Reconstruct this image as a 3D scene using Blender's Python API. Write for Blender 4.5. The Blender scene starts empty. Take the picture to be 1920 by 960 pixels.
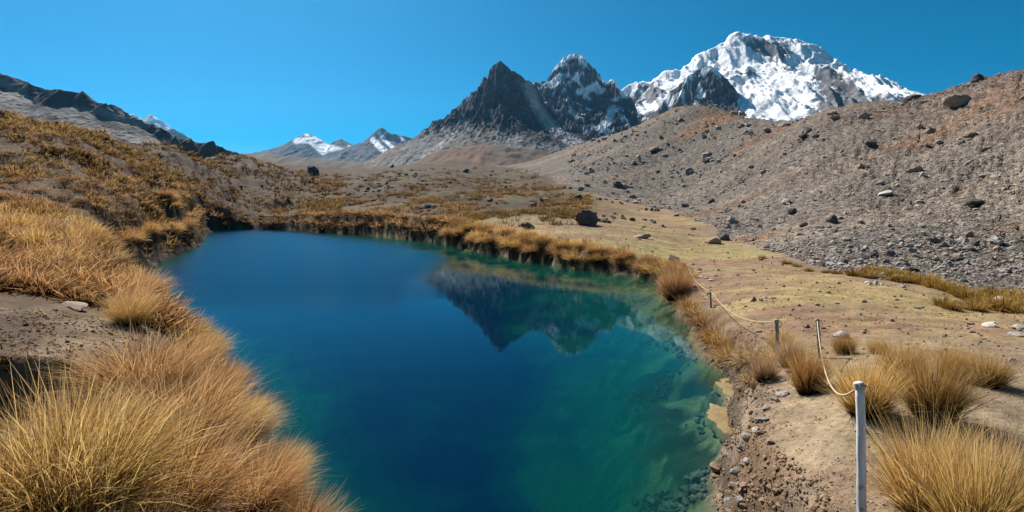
import bpy, math, random
import numpy as np
from math import radians, sin, cos, tan, pi

S = bpy.context.scene
COL = S.collection
random.seed(4)
RNG = np.random.default_rng(11)

# ------------------------------------------------------------------ camera, sky, sun, exposure
F = 1048.0                      # focal length in photo pixels
PITCH = radians(4.95)
EYE = 3.6                       # metres above the lake
cam = bpy.data.objects.new('camera', bpy.data.cameras.new('camera'))
COL.objects.link(cam)
cam.data.sensor_width = 36.0
cam.data.lens = 36.0 * F / 1920.0
cam.data.clip_start = 0.05
cam.data.clip_end = 30000
cam.location = (0, 0, EYE)
cam.rotation_euler = (pi / 2 - PITCH, 0, 0)
S.camera = cam

SUN_AZ, SUN_EL = radians(-29), radians(43)      # azimuth clockwise from +Y
w = bpy.data.worlds.new('World'); S.world = w; w.use_nodes = True
wt = w.node_tree; wt.nodes.clear()
sky = wt.nodes.new('ShaderNodeTexSky'); sky.sky_type = 'NISHITA'; sky.sun_disc = False
sky.sun_elevation = SUN_EL; sky.sun_rotation = SUN_AZ
sky.altitude = 3500; sky.air_density = 1.0; sky.dust_density = 2.0; sky.ozone_density = 3.0
hs = wt.nodes.new('ShaderNodeHueSaturation'); hs.inputs['Saturation'].default_value = 1.75
hs.inputs['Hue'].default_value = 0.48
bgn = wt.nodes.new('ShaderNodeBackground'); bgn.inputs['Strength'].default_value = 0.051
wo = wt.nodes.new('ShaderNodeOutputWorld')
wt.links.new(sky.outputs[0], hs.inputs['Color']); wt.links.new(hs.outputs[0], bgn.inputs['Color'])
wt.links.new(bgn.outputs[0], wo.inputs['Surface'])

sun = bpy.data.objects.new('sun', bpy.data.lights.new('sun', 'SUN')); COL.objects.link(sun)
sun.data.energy = 5.0; sun.data.angle = radians(0.53); sun.data.color = (1.0, 0.95, 0.88)
sun.rotation_euler = (pi / 2 - SUN_EL, 0, -SUN_AZ + pi)
sun.location = (-20, 30, 60)

S.view_settings.view_transform = 'Standard'; S.view_settings.look = 'None'
S.view_settings.exposure = 0.8; S.view_settings.gamma = 1.0
S.render.engine = 'CYCLES'
S.cycles.use_denoising = True
S.cycles.max_bounces = 6; S.cycles.diffuse_bounces = 2; S.cycles.glossy_bounces = 3
S.cycles.transmission_bounces = 3; S.cycles.transparent_max_bounces = 8; S.cycles.volume_bounces = 0
S.cycles.caustics_reflective = False; S.cycles.caustics_refractive = False

# ------------------------------------------------------------------ helpers
SP, CP = sin(PITCH), cos(PITCH)
def ray(px, py):
    """photo pixel -> (x, z) travelled per metre of forward distance y"""
    u = (px - 960.0) / F; v = (480.0 - py) / F
    dy = CP + v * SP
    return u / dy, (-SP + v * CP) / dy
def at(px, py, y):
    a, b = ray(px, py)
    return np.array((a * y, y, EYE + b * y))

def hash3(ix, iy, iz, seed):
    n = (ix.astype(np.int64) * 374761393 + iy.astype(np.int64) * 668265263 + iz.astype(np.int64) * 2147483647 + seed * 974711) & 0xFFFFFFFF
    n = ((n ^ (n >> 13)) * 1274126177) & 0xFFFFFFFF
    n = ((n ^ (n >> 15)) * 2246822519) & 0xFFFFFFFF
    return ((n ^ (n >> 16)) & 0xFFFFFF) / float(0xFFFFFF)
def vnoise(x, y, seed=0):
    x = np.asarray(x, float); y = np.asarray(y, float)
    ix = np.floor(x); iy = np.floor(y); fx = x - ix; fy = y - iy
    fx = fx * fx * fx * (fx * (fx * 6 - 15) + 10); fy = fy * fy * fy * (fy * (fy * 6 - 15) + 10)
    z = np.zeros_like(ix)
    a = hash3(ix, iy, z, seed); b = hash3(ix + 1, iy, z, seed); c = hash3(ix, iy + 1, z, seed); d = hash3(ix + 1, iy + 1, z, seed)
    return (a * (1 - fx) + b * fx) * (1 - fy) + (c * (1 - fx) + d * fx) * fy
def fbm(x, y, oct=4, seed=0, gain=0.5):
    s = 0; a = 1; t = 0
    x = np.asarray(x, float); y = np.asarray(y, float)
    for k in range(oct):
        s = s + a * (vnoise(x, y, seed + 17 * k) * 2 - 1); t += a
        x, y = (0.8 * x - 0.6 * y) * 2.03 + 13.7, (0.6 * x + 0.8 * y) * 2.03 - 7.1; a *= gain
    return s / t
def ridged(x, y, oct=4, seed=0, gain=0.55):
    s = 0; a = 1; t = 0
    x = np.asarray(x, float); y = np.asarray(y, float)
    for k in range(oct):
        s = s + a * (1 - np.abs(vnoise(x, y, seed + 31 * k) * 2 - 1)); t += a
        x, y = (0.8 * x - 0.6 * y) * 2.03 + 3.7, (0.6 * x + 0.8 * y) * 2.03 - 5.1; a *= gain
    return s / t
def sstep(a, b, x):
    t = np.clip((x - a) / (b - a), 0, 1); return t * t * (3 - 2 * t)
def mix3(a, b, f):
    f = np.asarray(f)[..., None]; return np.asarray(a) * (1 - f) + np.asarray(b) * f

def mesh_from(name, V, Q=None, T=None, attrs=None, smooth=True):
    me = bpy.data.meshes.new(name)
    V = np.asarray(V, np.float32)
    nq = 0 if Q is None else len(Q); nt = 0 if T is None else len(T)
    me.vertices.add(len(V)); me.vertices.foreach_set('co', V.ravel())
    loops = []; starts = []
    if nq: loops.append(np.asarray(Q, np.int32).ravel())
    if nt: loops.append(np.asarray(T, np.int32).ravel())
    L = np.concatenate(loops)
    st = np.concatenate([np.arange(nq) * 4, nq * 4 + np.arange(nt) * 3]).astype(np.int32)
    me.loops.add(len(L)); me.loops.foreach_set('vertex_index', L)
    me.polygons.add(nq + nt); me.polygons.foreach_set('loop_start', st)
    me.polygons.foreach_set('use_smooth', np.full(nq + nt, smooth))
    for k, a in (attrs or {}).items():
        a = np.asarray(a, np.float32)
        if a.ndim == 1:
            me.attributes.new(k, 'FLOAT', 'POINT').data.foreach_set('value', a)
        else:
            c = np.ones((len(a), 4), np.float32); c[:, :3] = a
            me.attributes.new(k, 'FLOAT_COLOR', 'POINT').data.foreach_set('color', c.ravel())
    me.update(calc_edges=True); me.validate()
    return me
def link(name, me, m=None, parent=None, label=None, cat=None, group=None, kind=None, loc=None, rot=None, scale=None):
    o = bpy.data.objects.new(name, me); COL.objects.link(o)
    if m is not None and me is not None and not me.materials: me.materials.append(m)
    if parent is not None: o.parent = parent
    if loc is not None: o.location = [float(q) for q in loc]
    if rot is not None: o.rotation_euler = rot
    if scale is not None: o.scale = scale if hasattr(scale, '__len__') else (scale,) * 3
    for k, v in (('label', label), ('category', cat), ('group', group), ('kind', kind)):
        if v: o[k] = v
    return o
def grid_quads(nr, nc):
    i = np.arange(nr - 1)[:, None] * nc + np.arange(nc - 1)[None, :]
    return np.stack([i, i + 1, i + 1 + nc, i + nc], -1).reshape(-1, 4)

# ------------------------------------------------------------------ materials
class NT:
    def __init__(s, name):
        s.m = bpy.data.materials.new(name); s.m.use_nodes = True
        s.t = s.m.node_tree; s.t.nodes.clear()
        s.out = s.n('ShaderNodeOutputMaterial')
    def n(s, kind, **kw):
        o = s.t.nodes.new(kind)
        for k, v in kw.items(): setattr(o, k, v)
        return o
    def l(s, a, b): s.t.links.new(a, b)
    def attr(s, name, col=False):
        a = s.n('ShaderNodeAttribute'); a.attribute_name = name
        return a.outputs['Color'] if col else a.outputs['Fac']
    def math(s, op, a, b=None, clamp=False):
        q = s.n('ShaderNodeMath', operation=op); q.use_clamp = clamp
        for i, v in enumerate((a, b)):
            if v is None: continue
            if isinstance(v, (int, float)): q.inputs[i].default_value = v
            else: s.l(v, q.inputs[i])
        return q.outputs[0]
    def noise(s, scale, detail=4, rough=0.55, coord=None, out='Fac'):
        q = s.n('ShaderNodeTexNoise'); q.inputs['Scale'].default_value = scale
        q.inputs['Detail'].default_value = detail; q.inputs['Roughness'].default_value = rough
        if coord is not None: s.l(coord, q.inputs['Vector'])
        return q.outputs[out]
    def ramp(s, fac, stops):
        q = s.n('ShaderNodeValToRGB'); e = q.color_ramp.elements
        while len(e) < len(stops): e.new(0.5)
        for k, (p, c) in enumerate(stops):
            e[k].position = p; e[k].color = (*c, 1)
        s.l(fac, q.inputs[0]); return q.outputs[0]
    def mix(s, fac, a, b, blend='MIX'):
        q = s.n('ShaderNodeMix', data_type='RGBA', blend_type=blend)
        for sock, v in ((q.inputs[0], fac), (q.inputs[6], a), (q.inputs[7], b)):
            if isinstance(v, (int, float)): sock.default_value = v
            elif isinstance(v, tuple): sock.default_value = (*v, 1)
            else: s.l(v, sock)
        return q.outputs[2]
    def pos(s):
        return s.n('ShaderNodeNewGeometry').outputs['Position']
    def bump(s, h, strength, dist):
        q = s.n('ShaderNodeBump'); q.inputs['Strength'].default_value = strength; q.inputs['Distance'].default_value = dist
        s.l(h, q.inputs['Height']); return q.outputs[0]
    def principled(s, col, rough=0.9, spec=0.2, normal=None):
        q = s.n('ShaderNodeBsdfPrincipled')
        if isinstance(col, tuple): q.inputs['Base Color'].default_value = (*col, 1)
        else: s.l(col, q.inputs['Base Color'])
        if isinstance(rough, (int, float)): q.inputs['Roughness'].default_value = rough
        else: s.l(rough, q.inputs['Roughness'])
        q.inputs['Specular IOR Level'].default_value = spec
        if normal is not None: s.l(normal, q.inputs['Normal'])
        s.l(q.outputs[0], s.out.inputs['Surface']); return q

def mat_terrain(name, scales, amount=0.5, bumpd=0.05, bumps=0.6, stones=0.0):
    """colour attribute times two octaves of grain, with relief"""
    t = NT(name); c = t.attr('col', True); p = t.pos()
    n1 = t.noise(scales[0], 5, 0.65, p); n2 = t.noise(scales[1], 4, 0.7, p)
    f = t.math('ADD', t.math('MULTIPLY', n1, 0.55), t.math('MULTIPLY', n2, 0.45))
    g = t.ramp(f, [(0.32, (1 - amount,) * 3), (0.68, (1 + amount * 0.9,) * 3)])
    col = t.mix(1.0, c, g, 'MULTIPLY')
    if stones:                   # packed rubble: every cell a stone of its own tone
        for sc, am in ((stones, 0.5), (stones * 2.6, 0.4)):
            vo = t.n('ShaderNodeTexVoronoi'); vo.inputs['Scale'].default_value = sc; t.l(p, vo.inputs['Vector'])
            bw = t.n('ShaderNodeRGBToBW'); t.l(vo.outputs['Color'], bw.inputs[0])
            k = t.ramp(bw.outputs[0], [(0.2, (1 - am,) * 3), (0.5, (1, 1, 1)), (0.8, (1 + am,) * 3)])
            col = t.mix(0.8, col, t.mix(1.0, col, k, 'MULTIPLY'))
            f = t.math('SUBTRACT', f, t.math('MULTIPLY', vo.outputs['Distance'], 0.5))
    t.principled(col, 0.95, 0.1, t.bump(f, bumps, bumpd))
    return t.m
M_GROUND = mat_terrain('dry_turf_and_soil', (1.6, 11.0), 0.62, 0.08, 0.8)
M_HILL = mat_terrain('dry_hillside_turf', (0.6, 3.0), 0.55, 0.2)
M_MORAINE = mat_terrain('moraine_scree', (1.3, 4.5), 0.6, 0.3, 1.0, 2.2)
M_ROCKMTN = mat_terrain('mountain_rock', (0.03, 0.12), 0.4, 5.0, 0.7)
M_FARHILL = mat_terrain('far_hill', (0.03, 0.15), 0.35, 2.0, 0.5)

def mat_grass(name, base, mid, tip, trans=0.46):
    t = NT(name)
    tt = t.attr('t'); r = t.attr('rnd')
    oi = t.n('ShaderNodeObjectInfo').outputs['Random']
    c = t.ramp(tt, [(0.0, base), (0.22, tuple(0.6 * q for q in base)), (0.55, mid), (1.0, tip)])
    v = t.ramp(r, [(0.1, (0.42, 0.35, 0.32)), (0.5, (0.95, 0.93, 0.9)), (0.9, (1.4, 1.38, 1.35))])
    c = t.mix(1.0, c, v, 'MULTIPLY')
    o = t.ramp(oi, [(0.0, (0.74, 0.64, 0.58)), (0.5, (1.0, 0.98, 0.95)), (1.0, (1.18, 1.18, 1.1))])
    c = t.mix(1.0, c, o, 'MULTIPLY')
    d = t.n('ShaderNodeBsdfDiffuse'); t.l(c, d.inputs['Color'])
    tr = t.n('ShaderNodeBsdfTranslucent'); t.l(c, tr.inputs['Color'])
    mx = t.n('ShaderNodeMixShader'); mx.inputs[0].default_value = trans
    t.l(d.outputs[0], mx.inputs[1]); t.l(tr.outputs[0], mx.inputs[2])
    t.l(mx.outputs[0], t.out.inputs['Surface'])
    return t.m
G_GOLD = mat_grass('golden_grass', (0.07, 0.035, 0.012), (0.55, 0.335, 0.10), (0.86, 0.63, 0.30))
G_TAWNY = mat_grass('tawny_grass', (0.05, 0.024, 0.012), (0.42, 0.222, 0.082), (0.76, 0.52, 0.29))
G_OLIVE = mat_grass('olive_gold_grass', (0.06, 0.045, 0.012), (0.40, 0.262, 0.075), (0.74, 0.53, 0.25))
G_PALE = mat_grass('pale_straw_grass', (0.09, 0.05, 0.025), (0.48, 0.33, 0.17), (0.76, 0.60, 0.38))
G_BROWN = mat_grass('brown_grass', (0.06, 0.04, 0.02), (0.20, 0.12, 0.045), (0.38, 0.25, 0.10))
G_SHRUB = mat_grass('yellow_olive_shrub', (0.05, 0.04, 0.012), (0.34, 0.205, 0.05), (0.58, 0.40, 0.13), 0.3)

def mat_rock(name, a, b, lich=(0.45, 0.40, 0.33)):
    t = NT(name)
    p = t.n('ShaderNodeTexCoord').outputs['Object']
    oi = t.n('ShaderNodeObjectInfo').outputs['Random']
    n = t.noise(2.2, 6, 0.65, p); n2 = t.noise(9.0, 4, 0.7, p)
    c = t.ramp(n, [(0.3, a), (0.7, b)])
    c = t.mix(t.math('MULTIPLY', t.ramp(n2, [(0.56, (0, 0, 0)), (0.66, (1, 1, 1))]), 0.6), c, lich)
    c = t.mix(1.0, c, t.ramp(oi, [(0, (0.7, 0.68, 0.66)), (1, (1.25, 1.2, 1.15))]), 'MULTIPLY')
    t.principled(c, 0.9, 0.2, t.bump(n2, 0.5, 0.05))
    return t.m
R_BROWN = mat_rock('brown_rock', (0.19, 0.14, 0.11), (0.34, 0.265, 0.21))
R_GREY = mat_rock('grey_rock', (0.20, 0.18, 0.165), (0.36, 0.33, 0.30))
R_PALE = mat_rock('pale_rock', (0.36, 0.32, 0.28), (0.56, 0.52, 0.47), (0.65, 0.62, 0.57))
R_SOIL = mat_rock('soil_clod', (0.17, 0.115, 0.075), (0.30, 0.21, 0.14), (0.34, 0.26, 0.18))
R_SAND = mat_rock('sandy_gravel', (0.30, 0.215, 0.15), (0.46, 0.36, 0.27), (0.5, 0.42, 0.34))
R_DARK = mat_rock('dark_rock', (0.06, 0.055, 0.05), (0.15, 0.13, 0.115), (0.22, 0.2, 0.17))

# ------------------------------------------------------------------ the lie of the land
# lake outline at water level, from the near right shore round to the near left
def lk(px, py):
    a, b = ray(px, py); y = -EYE / b
    return (a * y, y)
SHORE_R = [(2.1, 3.2), (2.15, 5.0), lk(1332, 960), lk(1345, 900), lk(1356, 830), lk(1352, 780), lk(1376, 735), lk(1362, 700), lk(1330, 668), lk(1308, 640),
           lk(1292, 610), lk(1270, 585), lk(1252, 560), lk(1242, 535), lk(1215, 522), lk(1160, 513), lk(1110, 506), lk(1050, 498),
           lk(1000, 490), lk(940, 478), lk(885, 468), lk(850, 459), lk(800, 453), lk(740, 447), lk(680, 441)]
SHORE_L = [lk(600, 437), lk(545, 432), lk(500, 431), lk(470, 430), lk(430, 431), lk(395, 434), lk(383, 440), lk(378, 452), lk(362, 466), lk(320, 480), lk(285, 500),
           (-20.0, 28.0), (-14.6, 22.5), (-10.6, 17.4), (-6.3, 12.3), (-3.9, 8.6), (-2.55, 6.4), (-1.75, 4.5), (-1.1, 2.4), (0.4, 1.8)]
POLY = np.array(SHORE_R + SHORE_L)
def seg_dist(x, y, pts, closed):
    pts = np.asarray(pts); best = np.full(x.shape, 1e9)
    n = len(pts)
    for i in range(n if closed else n - 1):
        ax, ay = pts[i]; bx, by = pts[(i + 1) % n]
        dx, dy = bx - ax, by - ay; L = dx * dx + dy * dy
        t = np.clip(((x - ax) * dx + (y - ay) * dy) / L, 0, 1)
        best = np.minimum(best, (x - ax - t * dx) ** 2 + (y - ay - t * dy) ** 2)
    return np.sqrt(best)
def inside(x, y, pts):
    r = np.zeros(x.shape, bool); n = len(pts)
    for i in range(n):
        ax, ay = pts[i]; bx, by = pts[(i + 1) % n]
        if ay == by: continue
        c = ((ay > y) != (by > y)) & (x < (bx - ax) * (y - ay) / (by - ay) + ax)
        r ^= c
    return r

COLS = {  # photo column: (photo row, forward distance) where the ground is seen
    0: [(960, 3.4), (700, 5.6), (520, 10), (400, 22), (300, 40), (222, 60)],
    200: [(960, 3.4), (700, 5.8), (560, 10), (450, 20), (350, 40), (262, 75)],
    310: [(960, 3.4), (780, 4.7), (640, 7.6), (560, 12.5), (490, 22), (400, 45), (330, 75), (274, 110)],
    430: [(960, 3.4), (800, 4.6), (660, 7.2), (400, 92), (340, 130), (291, 190)],
    560: [(960, 3.4), (880, 3.9), (405, 88), (360, 130), (330, 200), (312, 300)],
    700: [(403, 74), (370, 110), (342, 160), (326, 250), (318, 360)],
    800: [(408, 64), (385, 80), (345, 140), (322, 230), (308, 340)],
    900: [(430, 50), (390, 76), (350, 130), (328, 220), (312, 340)],
    1000: [(462, 37.5), (420, 52), (380, 85), (350, 120), (327, 180), (303, 300)],
    1100: [(480, 32), (440, 42), (408, 60), (370, 90), (330, 140), (268, 280)],
    1240: [(505, 27.5), (460, 40), (420, 62), (390, 90), (330, 135), (226, 225)],
    1320: [(585, 16.2), (530, 22.5), (470, 40), (425, 60), (380, 88), (300, 130), (197, 190)],
    1400: [(960, 4.7), (800, 6.6), (720, 8.2), (640, 11.3), (560, 17), (500, 27), (465, 42), (430, 54), (330, 95), (221, 150)],
    1600: [(960, 4.15), (800, 5.6), (700, 7.3), (640, 10), (580, 14), (525, 21), (480, 29), (400, 45), (300, 72), (196, 105)],
    1690: [(480, 27.6), (400, 43), (290, 69), (193, 97)],
    1750: [(960, 4.1), (800, 5.6), (700, 7.35), (600, 12.8), (545, 18.5), (490, 26), (400, 41), (280, 67), (178, 92)],
    1900: [(960, 4.0), (800, 5.6), (700, 7.4), (640, 10), (590, 14.3), (562, 17.8), (500, 24), (400, 37), (250, 58), (137, 78)],
}
_c = []
for px, lst in COLS.items():
    for py, y in lst:
        a, b = ray(px, py); _c.append((a, math.log(y), b))
    if y > 50:                                      # behind its crest the land runs on level
        _c.append((a, math.log(y * 1.35), (b * y - 1.0) / (y * 1.35)))
        _c.append((a, math.log(y * 2.2), (b * y - 6.0) / (y * 2.2)))
for u, lst in ((-1.35, [(3, 1.8), (6, 2.5), (12, 3.6), (25, 8), (50, 16), (110, 18)]), (1.35, [(4, 1.3), (8, 1.2), (12, 1.0), (16, 1.5), (30, 8), (60, 26), (130, 26)])):
    for y, z in lst: _c.append((u, math.log(y), (z - EYE) / y))
_c = np.array(_c); _k = np.array((2.2, 1.0))
def _ker(P):
    d = P[:, None, :] - (_c[None, :, :2] * _k); return np.sqrt((d ** 2).sum(-1) + 0.05)
_A = _ker(_c[:, :2] * _k); _n = len(_c)
_P = np.c_[np.ones(_n), _c[:, :2] * _k]
_M = np.block([[_A - 0.002 * np.eye(_n), _P], [_P.T, np.zeros((3, 3))]])
_W = np.linalg.solve(_M, np.r_[_c[:, 2], 0, 0, 0])
def base_z(x, y):
    yy = np.clip(y, 2.6, 800); u = np.clip(x / np.maximum(yy, 0.1), -1.6, 1.6)
    P = np.stack([u, np.log(yy)], -1).reshape(-1, 2) * _k
    o = np.empty(len(P))
    for i in range(0, len(P), 40000):
        q = P[i:i + 40000]
        o[i:i + 40000] = _ker(q) @ _W[:_n] + np.c_[np.ones(len(q)), q] @ _W[_n:]
    return EYE + o.reshape(np.shape(x)) * yy

FOOT_Y = np.array([0, 5, 10, 14, 17.6, 21.4, 28, 43, 62, 86, 100, 190, 300, 500])
FOOT_X = np.array([22, 20, 18, 16.5, 15.7, 13.0, 14.2, 17.5, 20.5, 23, 12.5, 7, -8, -30])
def moraine_amt(x, y):
    """metres past the foot of the moraine"""
    return x - np.interp(y, FOOT_Y, FOOT_X) + 0.03 * y * fbm(x * 0.12, y * 0.12, 3, 5)
HILL_Y = np.array([0, 4.5, 6.4, 8.6, 12.3, 17.4, 22.5, 28, 49, 74, 90, 120, 400])
HILL_X = np.array([-1.2, -2.0, -2.6, -3.6, -5.6, -9.0, -12.0, -16, -23, -32, -36, -42, -110])

def lake_sd(x, y):
    d = seg_dist(x, y, POLY, True)
    return np.where(inside(x, y, POLY), -d, d)
def height(x, y, full=False):
    x = np.asarray(x, float); y = np.asarray(y, float)
    T = base_z(x, y)
    wob = fbm(x * 0.9, y * 0.9, 3, 71) * np.clip(0.02 * y, 0.14, 0.9) + 0.10 * fbm(x * 4.1, y * 4.1, 3, 72) * sstep(16, 9, y)
    sd = lake_sd(x, y) + wob
    mo = moraine_amt(x, y); mor = sstep(0.0, 4.0, mo)
    hill = sstep(0.0, 4.0, np.interp(y, HILL_Y, HILL_X) - x) * (1 - mor)
    far = sstep(60, 130, y)
    # relief of each kind of ground
    n_mid = fbm(x * 0.45, y * 0.45, 4, 3); n_fine = fbm(x * 2.3, y * 2.3, 4, 9)
    big = fbm(x * 0.06, y * 0.06, 4, 21)
    rel = 0.05 * n_mid + 0.03 * n_fine
    rel = rel + hill * (np.clip(y * 0.012, 0.04, 0.6) * n_mid + np.clip(y * 0.02, 0.0, 1.0) * fbm(x * 0.17, y * 0.17, 3, 14))
    gully = ridged(y * 0.075 + 0.6 * fbm(x * 0.05, y * 0.05, 2, 45), x * 0.014, 4, 44)
    rel = rel + mor * (np.clip(mo * 0.05, 0, 1.0) * (n_mid * 0.5 + n_fine * 0.3) + np.clip(mo * 0.05, 0, 1.9) * (gully - 0.6))
    rel = rel + far * (1 - mor) * (1.0 * big + 0.5 * n_mid)
    T = T + rel
    # the hollow scarp in the bare earth at the left
    cx, cy = x + 5.0, y - 6.0
    sc = np.exp(-((cx) / 0.8) ** 2) * sstep(0.12, -0.10, cy + 0.1 * n_fine) * sstep(-1.5, -0.3, cy)
    T = T - 0.68 * sc
    bw = np.interp(y, [3, 8, 20, 60], [0.5, 0.5, 0.6, 1.2])
    left = sstep(1.0, -1.0, x - np.interp(y, [0, 6, 12, 25, 60, 95], [0, 0, 0, -2, -14, -30]))
    bw = bw + left * np.interp(y, [3, 12, 30, 60], [0.9, 1.4, 2.0, 1.0])
    prof = sstep(0.0, 1.0, sd / bw) ** 0.75
    up = np.maximum(T, 0.25) * prof
    dl = seg_dist(x, y, SHORE_L, False); dr = seg_dist(x, y, SHORE_R, False)
    wl = sstep(-0.25, 0.25, (dr - dl) / (dr + dl + 1e-6)); slope = (1 - wl) * np.interp(y, [4, 12, 25, 60], [1.1, 0.85, 0.6, 0.7]) + wl * 3.2
    s2 = -sd
    dep = 0.12 * sstep(0, 0.15, s2) + slope * np.maximum(s2, 0) * (0.75 + 0.5 * fbm(x * 0.8, y * 0.8, 3, 90))
    dep = 8.0 * (1 - np.exp(-np.maximum(dep, 0) / 8.0))
    h = np.where(sd > 0, up, -dep)
    if full: return h, sd, mo, mor, hill, far, gully
    return h

def hit(px, py, ymax=500):
    """forward distance where the sight line of a photo pixel meets the ground"""
    a, b = ray(px, py)
    ys = np.exp(np.linspace(math.log(2.6), math.log(ymax), 600))
    d = EYE + b * ys - height(a * ys, ys)
    k = np.argmax(d < 0)
    y = ys[k] if d[k] < 0 else ys[-1]
    return np.array((a * y, y, float(height(np.array([a * y]), np.array([y]))[0])))

# ------------------------------------------------------------------ ground mesh
def build_ground():
    u = np.concatenate([np.linspace(-1.6, -1.0, 24)[:-1], np.linspace(-1.0, 1.0, 560), np.linspace(1.0, 1.6, 24)[1:]])
    ly = np.linspace(math.log(1.3), math.log(600), 370)
    yy = np.exp(ly); Y, U = np.meshgrid(yy, u, indexing='ij'); X = U * Y
    h, sd, mo, mor, hill, far, gully = height(X, Y, True)
    n1 = fbm(X * 0.35, Y * 0.35, 4, 51); n2 = fbm(X * 1.7, Y * 1.7, 4, 52); n3 = fbm(X * 0.08, Y * 0.08, 3, 53)
    # meadow: straw, green and bare earth
    c = mix3((0.29, 0.205, 0.10), (0.235, 0.16, 0.095), sstep(-0.2, 0.35, n1))
    c = mix3(c, (0.27, 0.24, 0.08), sstep(0.05, 0.45, n3 + 0.4 * n1) * sstep(12, 20, Y) * 0.45)
    c = mix3(c, (0.21, 0.125, 0.08), sstep(0.08, 0.36, n2 * 0.5 + fbm(X * 0.16, Y * 0.5, 4, 57)) * 0.85)
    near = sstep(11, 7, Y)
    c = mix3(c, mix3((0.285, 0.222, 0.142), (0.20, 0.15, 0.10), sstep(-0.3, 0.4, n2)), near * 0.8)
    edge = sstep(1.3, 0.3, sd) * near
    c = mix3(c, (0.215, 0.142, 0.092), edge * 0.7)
    # far plain
    cf = mix3((0.078, 0.049, 0.027), (0.044, 0.032, 0.022), sstep(-0.25, 0.3, n1 + n3))
    cf = mix3(cf, (0.13, 0.105, 0.05), sstep(0.1, 0.5, n3) * 0.6)
    c = mix3(c, cf, sstep(45, 80, Y) * sstep(18, 4, X - 0.02 * Y))
    c = mix3(c, (0.075, 0.057, 0.034), sstep(120, 260, Y) * 0.6 * (1 - sstep(-0.6, 2.0, mo)))
    # hillside
    ch = mix3((0.075, 0.043, 0.02), (0.115, 0.068, 0.03), sstep(-0.3, 0.3, n1))
    ch = mix3(ch, (0.05, 0.034, 0.02), sstep(0.12, 0.4, n2 * 0.6 + n1 * 0.5))
    ch = mix3(ch, mix3((0.07, 0.047, 0.028), (0.036, 0.026, 0.018), sstep(-0.2, 0.3, n1)), sstep(35, 90, Y) * 0.8)
    ch = mix3(ch, mix3((0.19, 0.125, 0.08), (0.105, 0.07, 0.045), sstep(-0.3, 0.3, n2)), sstep(10, 7, Y) * 0.9)
    c = mix3(c, ch, hill)
    # moraine: grey scree, ochre streaks down the slope
    st = fbm(X * 0.022, Y * 0.12 + 0.5 * fbm(X * 0.05, Y * 0.05, 2, 64), 4, 61)
    cm = mix3((0.215, 0.174, 0.138), (0.163, 0.14, 0.118), sstep(-0.2, 0.25, st))
    cm = mix3(cm, (0.23, 0.125, 0.068), sstep(0.14, 0.36, fbm(X * 0.03, Y * 0.11, 4, 63)) * 0.8)
    crest = sstep(24, 40, mo - 0.0 * Y) * sstep(120, 80, Y)
    cm = mix3(cm, (0.20, 0.125, 0.088), crest * 0.6)
    cm = mix3(cm, (0.135, 0.118, 0.10), sstep(0.6, 0.8, gully) * 0.55)
    c = mix3(c, cm, sstep(-0.6, 2.0, mo))
    # bank faces and lake bed
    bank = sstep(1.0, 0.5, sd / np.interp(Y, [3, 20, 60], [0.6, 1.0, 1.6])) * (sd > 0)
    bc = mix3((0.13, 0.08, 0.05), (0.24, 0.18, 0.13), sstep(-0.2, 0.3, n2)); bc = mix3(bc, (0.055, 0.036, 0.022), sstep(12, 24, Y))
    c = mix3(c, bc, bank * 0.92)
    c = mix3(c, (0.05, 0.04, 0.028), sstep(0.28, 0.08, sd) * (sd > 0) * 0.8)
    bed = mix3((0.20, 0.18, 0.085), (0.03, 0.04, 0.022), sstep(-0.12, 0.12, fbm(X * 1.4, Y * 1.4, 5, 77, 0.6)))
    c = mix3(c, bed, sstep(-0.03, -0.25, sd))
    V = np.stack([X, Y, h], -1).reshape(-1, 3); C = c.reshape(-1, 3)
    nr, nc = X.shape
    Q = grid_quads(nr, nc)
    mid = lambda A: A.reshape(-1)[Q].mean(1)
    qm = mid(mo) > 0.8; qh = (mid(hill) > 0.5) & ~qm
    out = []
    for sel, nm, m, lab in ((~qm & ~qh, 'ground', M_GROUND, 'dry straw-coloured meadow and stony plain around the lake'),
                            (qm, 'moraine_slope', M_MORAINE, 'long grey-brown moraine slope of loose stones at right'),
                            (qh, 'hillside', M_HILL, 'brown tussock-covered hillside rising at left of the lake')):
        q = Q[sel]; used = np.unique(q); mp = np.full(len(V), -1); mp[used] = np.arange(len(used))
        Vs, Cs, qs = V[used], C[used], mp[q]
        if nm == 'ground':          # runs on behind the viewer and out beyond the far crests
            k = len(Vs)
            ex = np.array([(-300, 1.6, 1.6), (-2.4, 1.6, 1.6), (2.4, 1.6, 1.2), (400, 1.6, 1.2), (-400, -300, 3), (-2.4, -300, 2), (2.4, -300, 2), (400, -300, 3)])
            fx = []
            for yv, zv in ((595, 30), (5200, 60)):
                fx += [(-1.6 * yv, yv, zv - 18), (-0.5 * yv, yv, zv - 14), (0.5 * yv, yv, zv - 14), (1.6 * yv, yv, zv - 18)]
            Vs = np.r_[Vs, ex, np.array(fx)]; Cs = np.r_[Cs, np.tile((0.2, 0.15, 0.08), (16, 1))]
            e = [(k + 4 + i, k + 5 + i, k + 1 + i, k + i) for i in range(3)] + [(k + 8 + i, k + 9 + i, k + 13 + i, k + 12 + i) for i in range(3)]
            qs = np.r_[qs, np.array(e)]
        link(nm, mesh_from(nm, Vs, qs, attrs={'col': Cs}), m, kind='structure', label=lab)
build_ground()

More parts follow.
